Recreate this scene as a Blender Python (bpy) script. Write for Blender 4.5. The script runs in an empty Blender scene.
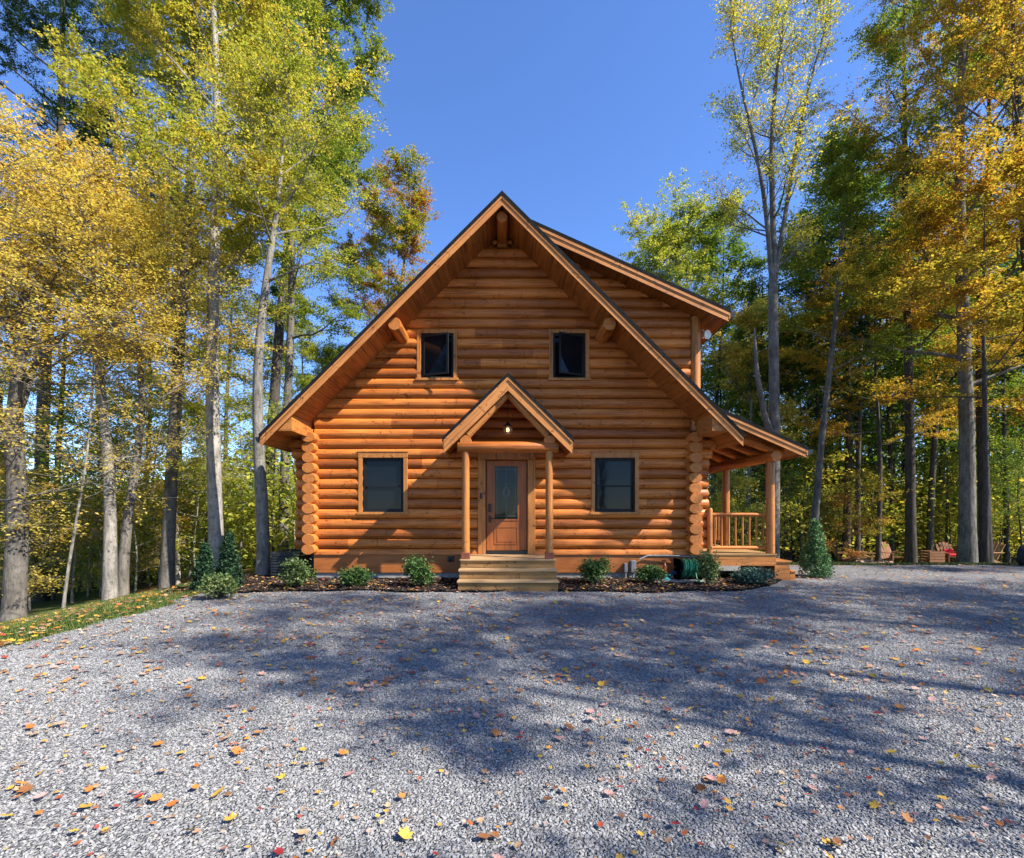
import bpy, math, random
import numpy as np
from math import sin, cos, pi, radians as R, sqrt
from mathutils import Vector, Matrix

S = bpy.context.scene
COL = S.collection
random.seed(7)
RNG = np.random.default_rng(7)
F, CX, CY, DC, EYE = 480.0, 505.0, 512.0, 10.7, 1.5     # how pixels of the photograph map to the place

def pX(px, d): return (px - CX) * d / F
def pZ(py, d): return EYE + (CY - py) * d / F

# ------------------------------------------------------------------ helpers
class MB:
    def __init__(s): s.v = []; s.f = []; s.mi = []
    def add(s, vs, fs, m=0):
        o = len(s.v); s.v += [tuple(p) for p in vs]
        s.f += [tuple(i + o for i in f) for f in fs]; s.mi += [m] * len(fs)
    def box(s, x0, x1, y0, y1, z0, z1, m=0, b=0.0):
        if b <= 0:
            s.add([(x0,y0,z0),(x1,y0,z0),(x1,y1,z0),(x0,y1,z0),(x0,y0,z1),(x1,y0,z1),(x1,y1,z1),(x0,y1,z1)],
                  [(0,3,2,1),(4,5,6,7),(0,1,5,4),(1,2,6,5),(2,3,7,6),(3,0,4,7)], m)
        else:                                           # eight chamfered corners
            vs = []; idx = {}
            for i, x in enumerate((x0, x1)):
                for j, y in enumerate((y0, y1)):
                    for k, z in enumerate((z0, z1)):
                        sx, sy, sz = (b, -b)[i], (b, -b)[j], (b, -b)[k]
                        for a, p in enumerate(((x, y+sy, z+sz), (x+sx, y, z+sz), (x+sx, y+sy, z))):
                            idx[i,j,k,a] = len(vs); vs.append(p)
            fs = []
            g = lambda i,j,k,a: idx[i,j,k,a]
            for i in (0,1): q=[g(i,0,0,0),g(i,1,0,0),g(i,1,1,0),g(i,0,1,0)]; fs.append(q if i else q[::-1])
            for j in (0,1): q=[g(0,j,0,1),g(1,j,0,1),g(1,j,1,1),g(0,j,1,1)]; fs.append(q[::-1] if j else q)
            for k in (0,1): q=[g(0,0,k,2),g(1,0,k,2),g(1,1,k,2),g(0,1,k,2)]; fs.append(q if k else q[::-1])
            for j in (0,1):
                for k in (0,1): fs.append([g(0,j,k,1),g(1,j,k,1),g(1,j,k,2),g(0,j,k,2)])
            for i in (0,1):
                for k in (0,1): fs.append([g(i,0,k,0),g(i,1,k,0),g(i,1,k,2),g(i,0,k,2)])
                for j in (0,1): fs.append([g(i,j,0,0),g(i,j,1,0),g(i,j,1,1),g(i,j,0,1)])
            for i in (0,1):
                for j in (0,1):
                    for k in (0,1): fs.append([g(i,j,k,0),g(i,j,k,1),g(i,j,k,2)])
            s.add(vs, fs, m)
    def prism_y(s, poly, y0, y1, m=0):                  # polygon in x,z drawn out along y
        n = len(poly)
        s.add([(x,y0,z) for x,z in poly] + [(x,y1,z) for x,z in poly],
              [tuple(range(n)), tuple(range(2*n-1, n-1, -1))] + [(i, i+n, (i+1)%n+n, (i+1)%n) for i in range(n)], m)
    def prism_x(s, poly, x0, x1, m=0):                  # polygon in y,z drawn out along x
        n = len(poly)
        s.add([(x0,y,z) for y,z in poly] + [(x1,y,z) for y,z in poly],
              [tuple(range(n)), tuple(range(2*n-1, n-1, -1))] + [(i, i+n, (i+1)%n+n, (i+1)%n) for i in range(n)], m)
    def tube(s, pts, rad, n=10, m=0, cap=True, mcap=None, sq=1.0):
        pts = [Vector(p) for p in pts]
        if not hasattr(rad, '__len__'): rad = [rad]*len(pts)
        vs = []; a = None
        for i, p in enumerate(pts):
            t = (pts[min(i+1,len(pts)-1)] - pts[max(i-1,0)]).normalized()
            if a is None:
                a = t.cross(Vector((0,0,1)))
                if a.length < .3: a = t.cross(Vector((0,1,0)))
            else: a = a - t*a.dot(t)
            a.normalize(); b = t.cross(a)
            for k in range(n):
                th = 2*pi*k/n
                vs.append(p + (a*cos(th)*sq + b*sin(th))*rad[i])
        fs = []
        for i in range(len(pts)-1):
            for k in range(n):
                fs.append((i*n+k, i*n+(k+1)%n, (i+1)*n+(k+1)%n, (i+1)*n+k))
        s.add(vs, fs, m)
        if cap:
            o = len(s.v) - len(vs); e = o + (len(pts)-1)*n
            s.f += [tuple(o+k for k in range(n-1,-1,-1)), tuple(e+k for k in range(n))]; s.mi += [m if mcap is None else mcap]*2
    def lathe(s, c, prof, n=20, m=0):                   # (r, z) profile spun about a vertical axis
        vs = [(c[0]+r*cos(2*pi*k/n), c[1]+r*sin(2*pi*k/n), c[2]+z) for r,z in prof for k in range(n)]
        fs = [(i*n+k, i*n+(k+1)%n, (i+1)*n+(k+1)%n, (i+1)*n+k) for i in range(len(prof)-1) for k in range(n)]
        s.add(vs, fs, m)
    def build(s, name, mats, parent=None, smooth=False):
        me = bpy.data.meshes.new(name); me.from_pydata(s.v, [], s.f)
        for mt in (mats if isinstance(mats, (list, tuple)) else [mats]): me.materials.append(mt)
        me.polygons.foreach_set('material_index', s.mi)
        if smooth: me.polygons.foreach_set('use_smooth', [True]*len(s.f))
        me.update()
        o = bpy.data.objects.new(name, me); COL.objects.link(o)
        if smooth:
            try: me.set_sharp_from_angle(angle=R(42))
            except Exception: pass
        if parent: o.parent = parent
        return o

def np_mesh(name, V, Q, mats, parent=None, k=4, mi=None, smooth=False):
    """mesh from numpy arrays: V (n,3), Q (m,k)"""
    me = bpy.data.meshes.new(name)
    me.vertices.add(len(V)); me.vertices.foreach_set('co', np.ascontiguousarray(V, dtype=np.float32).ravel())
    me.loops.add(Q.size); me.loops.foreach_set('vertex_index', np.ascontiguousarray(Q, dtype=np.int32).ravel())
    me.polygons.add(len(Q)); me.polygons.foreach_set('loop_start', np.arange(0, Q.size, k, dtype=np.int32))
    for mt in (mats if isinstance(mats, (list, tuple)) else [mats]): me.materials.append(mt)
    if mi is not None: me.polygons.foreach_set('material_index', np.ascontiguousarray(mi, dtype=np.int32))
    me.polygons.foreach_set('use_smooth', np.full(len(Q), smooth))
    me.update(calc_edges=True)
    o = bpy.data.objects.new(name, me); COL.objects.link(o)
    if parent: o.parent = parent
    return o

def tag(o, label=None, cat=None, group=None, kind=None):
    if label: o['label'] = label
    if cat: o['category'] = cat
    if group: o['group'] = group
    if kind: o['kind'] = kind
    return o
def thing(name, label, cat, loc=(0,0,0), rz=0, group=None):
    o = bpy.data.objects.new(name, None); COL.objects.link(o)
    o.location = loc; o.rotation_euler = (0,0,rz); o.empty_display_size = .2
    return tag(o, label, cat, group)
def copy_tree(o, parent=None):
    c = o.copy(); COL.objects.link(c)
    if parent: c.parent = parent
    for ch in list(o.children): copy_tree(ch, c)
    return c
ORD = ['leftmost','second','third','fourth','fifth','sixth','seventh','eighth','ninth','tenth','eleventh','twelfth','thirteenth','fourteenth','fifteenth',
       'sixteenth','seventeenth','eighteenth','nineteenth','twentieth','twenty-first','twenty-second','twenty-third','twenty-fourth','twenty-fifth',
       'twenty-sixth','twenty-seventh','twenty-eighth','twenty-ninth','thirtieth','thirty-first','thirty-second','thirty-third','thirty-fourth','thirty-fifth','thirty-sixth']
def nth(i, side='left'): return ('leftmost' if side=='left' else 'rightmost') if i == 0 else ORD[i] + ' from the ' + side

# ------------------------------------------------------------------ materials
class NT:
    def __init__(s, name):
        s.m = bpy.data.materials.new(name); s.m.use_nodes = True
        s.t = s.m.node_tree; s.n = s.t.nodes; s.l = s.t.links
        s.bsdf = s.n['Principled BSDF']; s.out = s.n['Material Output']
    def node(s, typ, **kw):
        nd = s.n.new(typ)
        for k, v in kw.items():
            if k == 'inp':
                for a, b in v.items():
                    if isinstance(b, bpy.types.NodeSocket): s.l.new(b, nd.inputs[a])
                    else: nd.inputs[a].default_value = b
            else: setattr(nd, k, v)
        return nd
    def coords(s, rot=(0,0,0), scale=(1,1,1), kind='Object'):
        tc = s.node('ShaderNodeTexCoord')
        mp = s.node('ShaderNodeMapping', inp={'Vector': tc.outputs[kind], 'Rotation': rot, 'Scale': scale})
        return mp.outputs[0]
    def noise(s, vec, scale, detail=4, rough=.6, dist=0):
        return s.node('ShaderNodeTexNoise', inp={'Vector': vec, 'Scale': scale, 'Detail': detail, 'Roughness': rough, 'Distortion': dist})
    def ramp(s, fac, stops, interp='LINEAR'):
        r = s.node('ShaderNodeValToRGB', inp={'Fac': fac}); cr = r.color_ramp; cr.interpolation = interp
        while len(cr.elements) < len(stops): cr.elements.new(.5)
        for e, (p, c) in zip(cr.elements, stops):
            e.position = p; e.color = (c if hasattr(c,'__len__') else (c,c,c)) + ((1,) if not hasattr(c,'__len__') or len(c)==3 else ())
        return r.outputs['Color']
    def mix(s, fac, a, b, mode='MIX'):
        nd = s.node('ShaderNodeMix', data_type='RGBA', blend_type=mode)
        for key, v in ((0, fac), (6, a), (7, b)):
            if isinstance(v, bpy.types.NodeSocket): s.l.new(v, nd.inputs[key])
            else: nd.inputs[key].default_value = v if not hasattr(v,'__len__') or len(v)==4 else tuple(v)+(1,)
        return nd.outputs[2]
    def math(s, op, a, b=0.0, c=None):
        nd = s.node('ShaderNodeMath', operation=op)
        for i, v in enumerate((a, b) if c is None else (a,b,c)):
            if isinstance(v, bpy.types.NodeSocket): s.l.new(v, nd.inputs[i])
            else: nd.inputs[i].default_value = v
        return nd.outputs[0]
    def bump(s, h, strength=.3, dist=.02):
        b = s.node('ShaderNodeBump', inp={'Height': h, 'Strength': strength, 'Distance': dist})
        s.l.new(b.outputs[0], s.bsdf.inputs['Normal'])
    def base(s, c, rough=.6, spec=.4, metal=0):
        if isinstance(c, bpy.types.NodeSocket): s.l.new(c, s.bsdf.inputs['Base Color'])
        else: s.bsdf.inputs['Base Color'].default_value = tuple(c)+(1,)
        if isinstance(rough, bpy.types.NodeSocket): s.l.new(rough, s.bsdf.inputs['Roughness'])
        else: s.bsdf.inputs['Roughness'].default_value = rough
        s.bsdf.inputs['Specular IOR Level'].default_value = spec; s.bsdf.inputs['Metallic'].default_value = metal
        return s.m

def wood(name, dark, light, axis='x', rough=.45, rot=(0,0,0), course=None, knots=True, spec=.35, plank=None):
    n = NT(name)
    long_, cross = 1.1, 13.0
    sc = {'x': (long_,cross,cross), 'y': (cross,long_,cross), 'z': (cross,cross,long_)}[axis]
    base = n.coords(rot)
    v = n.node('ShaderNodeVectorMath', operation='MULTIPLY', inp={0: base, 1: sc}).outputs[0]
    g = n.noise(v, 1.6, 6, .62, .6).outputs['Fac']
    blot = n.noise(base, 1.3, 3, .5).outputs['Fac']
    f = n.math('ADD', n.math('MULTIPLY', g, .75), n.math('MULTIPLY', blot, .35))
    mid = tuple((a*.45+b*.55) for a, b in zip(dark, light))
    col = n.ramp(f, [(.33, dark), (.5, mid), (.72, light)])
    if course:                                          # every log has a tone of its own
        z0, h = course
        sep = n.node('ShaderNodeSeparateXYZ', inp={0: base})
        k = n.math('FLOOR', n.math('DIVIDE', n.math('SUBTRACT', sep.outputs[2], z0), h))
        wn = n.node('ShaderNodeTexWhiteNoise', noise_dimensions='1D', inp={'W': k})
        seg = n.math('FLOOR', n.math('ADD', n.math('MULTIPLY', sep.outputs[0], .31), n.math('MULTIPLY', wn.outputs['Value'], 7.0)))
        w2 = n.node('ShaderNodeTexWhiteNoise', noise_dimensions='2D', inp={'Vector': n.node('ShaderNodeCombineXYZ', inp={0: seg, 1: k}).outputs[0]})
        col = n.mix(1.0, col, n.ramp(w2.outputs['Value'], [(0, (.56,.47,.40)), (.5, (.96,.92,.87)), (1, (1.25,1.24,1.2))]), 'MULTIPLY')
    if plank:                                           # plank seams across one axis
        ax, w = plank
        sep = n.node('ShaderNodeSeparateXYZ', inp={0: base})
        q = n.math('DIVIDE', sep.outputs[ax], w)
        fr = n.math('FRACT', q); seam = n.math('LESS_THAN', fr, .05)
        w2 = n.node('ShaderNodeTexWhiteNoise', noise_dimensions='1D', inp={'W': n.math('FLOOR', q)})
        col = n.mix(1.0, col, n.ramp(w2.outputs['Value'], [(0, (.8,.76,.72)), (1, (1.12,1.1,1.06))]), 'MULTIPLY')
        col = n.mix(n.math('MULTIPLY', seam, .75), col, tuple(c*.25 for c in dark))
    if knots:
        sp = n.node('ShaderNodeSeparateXYZ', inp={0: n.node('ShaderNodeVectorMath', operation='ADD', inp={0: base, 1: n.noise(base, 7, 2).outputs['Color']}).outputs[0]})
        lx, ly = {'x': (0,2), 'y': (1,2), 'z': (2,0)}[axis]
        kv = n.node('ShaderNodeCombineXYZ', inp={0: n.math('MULTIPLY', sp.outputs[lx], 2.1), 1: n.math('MULTIPLY', sp.outputs[ly], 4.2)}).outputs[0]
        vo = n.node('ShaderNodeTexVoronoi', voronoi_dimensions='2D', inp={'Vector': kv, 'Scale': 1.0, 'Randomness': 1.0})
        keep = n.math('GREATER_THAN', n.node('ShaderNodeSeparateColor', inp={0: vo.outputs['Color']}).outputs[0], .35)
        kn = n.math('MULTIPLY', n.ramp(vo.outputs['Distance'], [(.06, 1.0), (.155, 0.0)]), keep)
        col = n.mix(n.math('MULTIPLY', kn, .8), col, tuple(c*.25 for c in dark))
        cs = {'x': (.55,1,46), 'y': (1,.55,46), 'z': (46,46,.55)}[axis]
        ck = n.noise(n.node('ShaderNodeVectorMath', operation='MULTIPLY', inp={0: base, 1: cs}).outputs[0], 1.0, 2, .5).outputs['Fac']
        col = n.mix(n.ramp(ck, [(.60, 0.0), (.645, .65)]), col, tuple(c*.35 for c in dark))
    n.bump(g, .22, .006)
    return n.base(col, n.ramp(g, [(.2, rough+.12), (.8, rough-.05)]), spec)

def plain(name, c, rough=.5, spec=.4, metal=0, var=.25, scale=8, bump=0.0):
    n = NT(name); v = n.coords()
    nz = n.noise(v, scale, 4).outputs['Fac']
    col = n.ramp(nz, [(.3, tuple(x*(1-var) for x in c)), (.7, tuple(min(1, x*(1+var)) for x in c))])
    if bump: n.bump(nz, bump, .01)
    return n.base(col, rough, spec, metal)

LOGZ0, LOGH = .684, .2228
W_D, W_L = (.22,.052,.009), (.62,.206,.040)
M = {}
M['log'] = wood('stained_log', W_D, W_L, 'x', .42, course=(LOGZ0, LOGH))
M['log_y'] = wood('stained_log_along', W_D, W_L, 'y', .42)
M['log_z'] = wood('stained_post', (.20,.060,.012), (.52,.20,.045), 'z', .42)
M['endgrain'] = plain('log_end_grain', (.43,.15,.036), .55, .25, 0, .28, 26, .3)
M['rake_r'] = wood('rake_board_falling_right', (.27,.09,.02), (.57,.228,.06), 'x', .5, rot=(0,R(-45),0))
M['rake_l'] = wood('rake_board_falling_left', (.27,.09,.02), (.57,.228,.06), 'x', .5, rot=(0,R(45),0))
M['rake_low'] = wood('rake_board_shallow', (.26,.088,.02), (.56,.222,.058), 'x', .5, rot=(0,R(-24),0))
M['trim'] = wood('trim_board', (.22,.068,.014), (.52,.205,.048), 'x', .5)
M['trim_z'] = wood('trim_upright', (.22,.068,.014), (.52,.205,.048), 'z', .5)
M['soffit'] = wood('soffit_board', (.20,.052,.009), (.46,.16,.032), 'y', .5, plank=(0, .098))
M['skirt'] = wood('skirt_board', (.21,.058,.012), (.40,.135,.032), 'x', .5, knots=False)
M['door'] = wood('door_wood', (.15,.040,.008), (.37,.112,.024), 'z', .38, knots=False)
M['deck'] = wood('deck_wood', (.20,.115,.045), (.40,.25,.11), 'x', .7, knots=False, spec=.2, plank=(1, .14))
M['riser'] = wood('treated_step_wood', (.18,.088,.03), (.36,.20,.075), 'x', .7, spec=.2)
M['tread'] = wood('weathered_tread', (.25,.145,.068), (.48,.315,.16), 'x', .75, knots=False, spec=.2)
M['chairwood'] = wood('weathered_chair_wood', (.13,.055,.025), (.27,.13,.065), 'z', .7, knots=False, spec=.2)
M['chairlight'] = wood('pale_chair_wood', (.22,.115,.05), (.42,.25,.115), 'z', .7, knots=False, spec=.2)
def shingle():
    n = NT('dark_shingles'); v = n.coords(rot=(0,0,0))
    tc = n.node('ShaderNodeTexCoord')
    sep = n.node('ShaderNodeSeparateXYZ', inp={0: tc.outputs['Object']})
    uv = n.node('ShaderNodeCombineXYZ', inp={0: sep.outputs[1], 1: n.math('MULTIPLY', sep.outputs[0], 1.41)})
    br = n.node('ShaderNodeTexBrick', inp={'Vector': uv.outputs[0], 'Scale': 1.0, 'Color1': (.010,.010,.011,1), 'Color2': (.019,.019,.021,1), 'Mortar': (.008,.008,.009,1), 'Mortar Size': .008, 'Brick Width': .32, 'Row Height': .14})
    g = n.noise(v, 220, 2).outputs['Fac']
    n.bump(n.math('ADD', br.outputs['Fac'], n.math('MULTIPLY', g, -.4)), .5, .012)
    return n.base(n.mix(.3, br.outputs['Color'], n.ramp(g, [(.3,.004),(.7,.022)])), .95, .08)
M['shingle'] = shingle()
M['gutter'] = plain('dark_gutter_metal', (.018,.02,.024), .35, .5, .3, .2)
M['concrete'] = plain('foundation_concrete', (.27,.265,.25), .9, .2, 0, .25, 9, .4)
M['black'] = plain('black_metal', (.012,.012,.013), .4, .5, .2, .2)
M['winframe'] = plain('black_window_frame', (.010,.011,.013), .6, .25, 0, .2)
M['bronze'] = plain('copper_post_base', (.28,.085,.05), .5, .4, .4, .3)
M['pvc'] = plain('grey_conduit', (.22,.225,.235), .5, .4)
M['hose'] = plain('green_hose', (.012,.13,.07), .35, .5, 0, .3, 30)
M['teal'] = plain('teal_plastic', (.05,.42,.40), .4, .5)
M['bluehose'] = plain('dark_blue_hose', (.015,.03,.08), .4, .5)
M['slab'] = plain('stone_pad', (.22,.20,.175), .85, .2, 0, .3, 10, .4)
M['acmetal'] = plain('charcoal_unit_metal', (.022,.026,.032), .45, .5, .2, .3)
M['red'] = plain('red_cushion', (.42,.02,.025), .8, .2)
M['navy'] = plain('navy_fabric', (.015,.02,.05), .85, .2)
M['rubber'] = plain('black_rubber', (.014,.016,.020), .75, .3, 0, .3, 14, .2)
M['stone'] = plain('pink_fire_ring_stone', (.36,.23,.18), .85, .2, 0, .35, 6, .5)
M['white'] = plain('white_enamel', (.75,.74,.71), .3, .5, 0, .05)
def glass(name, c=(.006,.009,.014), rough=.03, spec=.4):
    n = NT(name); v = n.coords()
    n.bump(n.noise(v, 2.2, 2).outputs['Fac'], .035, .05)
    return n.base(c, rough, spec)
M['pane'] = glass('dark_window_glass', (.005,.007,.010), .05, .18)
M['doorglass'] = glass('door_glass', (.010,.014,.011), .04, .2)
def bulbmat():
    n = NT('warm_lamp_glass'); n.base((.9,.75,.5), .2)
    n.bsdf.inputs['Emission Color'].default_value = (1,.55,.20,1); n.bsdf.inputs['Emission Strength'].default_value = 1.7
    return n.m
M['bulb'] = bulbmat()
def clearglass():
    n = NT('lantern_glass'); n.base((.9,.85,.75), .05); n.bsdf.inputs['Transmission Weight'].default_value = .85; n.bsdf.inputs['Alpha'].default_value = .45
    return n.m
M['clear'] = clearglass()

def bark(name, dark, light, patch=.5):
    n = NT(name); v = n.coords(scale=(1,1,.22)); w = n.coords()
    oi = n.node('ShaderNodeObjectInfo')
    a = n.noise(v, 14, 6, .65).outputs['Fac']; b = n.noise(w, 2.3, 3, .55).outputs['Fac']
    c = n.noise(w, 13, 5, .7).outputs['Fac']
    col = n.ramp(n.math('ADD', n.math('MULTIPLY', a, .6), n.math('MULTIPLY', b, .45)), [(.36, dark), (.68, light)])
    col = n.mix(n.math('MULTIPLY', n.ramp(c, [(.54, 0.0), (.64, 1.0)]), patch), col, tuple(x*.75 for x in dark))
    col = n.mix(1, col, n.ramp(oi.outputs['Random'], [(0,.72),(1,1.12)]), 'MULTIPLY')
    n.bump(a, .9, .03)
    return n.base(col, .9, .15)
M['bark_pale'] = bark('pale_grey_bark', (.10,.09,.078), (.40,.37,.32), .7)
M['bark_grey'] = bark('grey_bark', (.060,.053,.046), (.22,.20,.175), .6)
M['bark_dark'] = bark('dark_brown_bark', (.030,.025,.022), (.105,.090,.075), .4)

def leafmat(name, cols, trans=.56):
    n = NT(name)
    geo = n.node('ShaderNodeNewGeometry'); oi = n.node('ShaderNodeObjectInfo'); v = n.coords()
    nz = n.noise(v, .55, 3, .55).outputs['Fac']
    f = n.math('ADD', n.math('MULTIPLY', geo.outputs['Random Per Island'], .42), n.math('MULTIPLY', nz, 1.15))
    f = n.math('ADD', f, n.math('MULTIPLY', oi.outputs['Random'], .16))
    k = len(cols)
    col = n.ramp(f, [(.48 + .72*i/(k-1) if k > 1 else 0, c) for i, c in enumerate(cols)])
    bri = n.ramp(n.math('FRACT', n.math('MULTIPLY', geo.outputs['Random Per Island'], 17.3)), [(0, .62), (1, 1.18)])
    col = n.mix(1, col, bri, 'MULTIPLY')
    n.base(col, .55, .25)
    tr = n.node('ShaderNodeBsdfTranslucent', inp={'Color': n.mix(1, col, (1.15,1.12,.75), 'MULTIPLY')})
    ms = n.node('ShaderNodeMixShader', inp={0: trans, 1: n.bsdf.outputs[0], 2: tr.outputs[0]})
    n.l.new(ms.outputs[0], n.out.inputs[0])
    return n.m
YEL, GOLD, ORA, RUST = (.62,.47,.07), (.60,.38,.05), (.56,.25,.045), (.40,.11,.03)
YGR, LIM, GRN, DGR = (.38,.37,.05), (.22,.29,.035), (.085,.16,.025), (.032,.075,.016)
L = {}
L['yellow'] = leafmat('golden_yellow_leaves', [(.54,.50,.10), (.70,.58,.15), (.70,.54,.11), (.72,.54,.15), (.64,.42,.08)])
L['gold'] = leafmat('amber_leaves', [(.26,.26,.035), (.40,.33,.04), (.50,.37,.05), (.54,.34,.05), (.50,.25,.04)])
L['yellowgreen'] = leafmat('yellow_green_leaves', [LIM, (.34,.38,.05), (.44,.43,.07), (.52,.47,.08), YEL])
L['olive'] = leafmat('olive_green_leaves', [(.075,.145,.024), (.12,.20,.03), (.18,.25,.036), LIM, YGR])
L['orangetip'] = leafmat('orange_tipped_leaves', [GRN, LIM, YGR, ORA, RUST])
L['green'] = leafmat('mid_green_leaves', [(.065,.14,.024), (.10,.19,.03), (.15,.24,.035), (.20,.28,.04), LIM])
L['darkgreen'] = leafmat('dark_green_leaves', [(.018,.042,.012), DGR, (.045,.095,.018)], .3)
L['lime'] = leafmat('lime_green_leaves', [(.20,.29,.04), (.30,.38,.055), (.42,.44,.07), (.52,.48,.08)])
L['rust'] = leafmat('orange_brown_leaves', [YGR, GOLD, ORA, RUST])
L['shrub'] = leafmat('shrub_leaves', [(.03,.075,.022), (.06,.13,.03), (.12,.19,.05)], .25)
L['shrublight'] = leafmat('pale_shrub_leaves', [(.05,.10,.03), (.11,.17,.05), (.20,.23,.09)], .25)
L['spruce'] = leafmat('spruce_needles', [(.045,.11,.04), (.08,.18,.06), (.13,.25,.09)], .15)
L['sprucedark'] = leafmat('dark_spruce_needles', [(.010,.028,.013), (.018,.05,.02), (.03,.075,.03)], .12)
L['bluegreen'] = leafmat('blue_green_needles', [(.04,.085,.06), (.08,.15,.11)], .15)

# ------------------------------------------------------------------ world, sun, camera
SUN = Vector((2.1, -1.0, 2.16)).normalized()           # direction towards the sun
w = bpy.data.worlds.new('World'); S.world = w; w.use_nodes = True
sky = w.node_tree.nodes.new('ShaderNodeTexSky'); sky.sky_type = 'NISHITA'; sky.sun_disc = False
sky.sun_elevation = math.asin(SUN.z); sky.sun_rotation = math.atan2(SUN.x, SUN.y)
sky.altitude = 1600; sky.air_density = 1.0; sky.dust_density = .05; sky.ozone_density = 6.0
bg = w.node_tree.nodes['Background']; bg.inputs[1].default_value = .15
hs = w.node_tree.nodes.new('ShaderNodeHueSaturation'); hs.inputs['Saturation'].default_value = 1.08; hs.inputs['Value'].default_value = .94; hs.inputs['Hue'].default_value = .507
w.node_tree.links.new(sky.outputs[0], hs.inputs['Color']); w.node_tree.links.new(hs.outputs[0], bg.inputs[0])
ld = bpy.data.lights.new('sun', 'SUN'); ld.energy = 4.8; ld.angle = R(.53); ld.color = (1,.93,.82)
lo = bpy.data.objects.new('sun', ld); COL.objects.link(lo); lo.rotation_euler = SUN.to_track_quat('Z','Y').to_euler(); lo.location = SUN*60
cd = bpy.data.cameras.new('camera'); cam = bpy.data.objects.new('camera', cd); COL.objects.link(cam)
cam.location = (0, -DC, EYE); cam.rotation_euler = (R(90), 0, 0)
cd.sensor_width = 36; cd.lens = F/1024*36; cd.shift_x = (512-CX)/1024; cd.shift_y = (CY-429)/1024
cd.clip_start = .05; cd.clip_end = 2000
S.camera = cam
S.render.resolution_x, S.render.resolution_y = 1024, 858
S.view_settings.view_transform = 'Standard'; S.view_settings.look = 'None'; S.view_settings.exposure = 1.28; S.view_settings.gamma = 1
S.render.engine = 'CYCLES'
S.cycles.max_bounces = 6; S.cycles.diffuse_bounces = 3; S.cycles.glossy_bounces = 2; S.cycles.transmission_bounces = 4; S.cycles.transparent_max_bounces = 4

# ------------------------------------------------------------------ ground
def sstep(a, b, x): t = np.clip((x-a)/(b-a), 0, 1); return t*t*(3-2*t)
def ground_z(x, y):
    x = np.asarray(x, float); y = np.asarray(y, float)
    l = np.maximum(0, -5.9 - x); zl = -.17*l*sstep(0, 1.2, l) * (1 - .6*sstep(6, 30, l))
    b = np.maximum(0, y - 2.6); zb = -.105*b*sstep(0, 1.5, b)*(1 - .75*sstep(8, 60, b))
    house = sstep(7.2, 9.0, x)*1.0 + sstep(10, 13, y)*(1-sstep(7.2,9.0,x))
    return np.maximum(zl, -3.0) + np.maximum(zb, -3.2)*np.clip(house, 0, 1)
def gz(x, y): return float(ground_z(x, y))

def grid_sheet(name, xs, ys, mat, dz=0.0, kind='structure', mask=None, rough=0):
    X, Y = np.meshgrid(xs, ys); Z = ground_z(X, Y) + dz
    if rough: Z = Z + RNG.normal(0, rough, Z.shape)
    V = np.stack([X, Y, Z], -1).reshape(-1, 3); nx = len(xs)
    i = np.arange(len(ys)-1)[:,None]*nx + np.arange(nx-1)[None]
    Q = np.stack([i, i+1, i+nx+1, i+nx], -1).reshape(-1, 4)
    if mask is not None:
        c = V[Q].mean(1); Q = Q[mask(c[:,0], c[:,1])]
    o = np_mesh(name, V, Q, mat, smooth=True); o['kind'] = kind; return o

def forest_floor():
    n = NT('forest_floor'); v = n.coords()
    a = n.noise(v, .35, 4).outputs['Fac']; b = n.noise(v, 14, 5, .7).outputs['Fac']
    c = n.node('ShaderNodeTexVoronoi', inp={'Vector': v, 'Scale': 9.0}); 
    lit = n.ramp(n.node('ShaderNodeSeparateColor', inp={0: c.outputs['Color']}).outputs[0], [(0,(.10,.055,.022)),(.4,(.20,.10,.03)),(.7,(.09,.06,.03)),(1,(.30,.17,.05))])
    grass = n.ramp(b, [(.3,(.035,.06,.014)),(.7,(.085,.125,.03))])
    n.bump(b, .6, .05)
    return n.base(n.mix(n.ramp(a, [(.38,0.0),(.6,1.0)]), lit, grass), .95, .1)
M['floor'] = forest_floor()
def lin(a, b, n): return list(np.linspace(a, b, n))
gx = np.array(sorted(set(lin(-260,-30,24)+lin(-30,30,121)+lin(30,260,24)))); gy = np.array(sorted(set(lin(-260,-25,24)+lin(-25,40,131)+lin(40,320,29))))
grid_sheet('ground', gx, gy, M['floor'], -.03)

def gravelmat():
    n = NT('crushed_grey_gravel'); v = n.coords()
    vo = n.node('ShaderNodeTexVoronoi', feature='F1', inp={'Vector': v, 'Scale': 44.0})
    ve = n.node('ShaderNodeTexVoronoi', feature='DISTANCE_TO_EDGE', inp={'Vector': v, 'Scale': 44.0})
    sp = n.node('ShaderNodeSeparateColor', inp={0: vo.outputs['Color']})
    col = n.ramp(sp.outputs[0], [(0,(.17,.172,.175)),(.35,(.252,.253,.255)),(.75,(.312,.312,.312)),(1,(.39,.388,.385))])
    big = n.noise(v, .5, 4).outputs['Fac']
    col = n.mix(1, col, n.ramp(big, [(.3,(.80,.80,.82)),(.7,(1.08,1.07,1.05))]), 'MULTIPLY')
    edge = n.ramp(ve.outputs['Distance'], [(.0, .5), (.16, 1.0)])
    col = n.mix(1, col, edge, 'MULTIPLY')
    h = n.math('ADD', n.ramp(ve.outputs['Distance'], [(0,0.0),(.35,1.0)]), n.math('MULTIPLY', sp.outputs[1], .8))
    n.bump(h, 1.0, .012)
    return n.base(col, .9, .15)
M['gravel'] = gravelmat()
def edge_l(y): return -5.55 + .12*np.sin(y*1.3) + .07*np.sin(y*3.7+1) + .05*np.sin(y*8.1)
def edge_back(x): return 2.9 + .12*np.sin(x*1.1)
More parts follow.
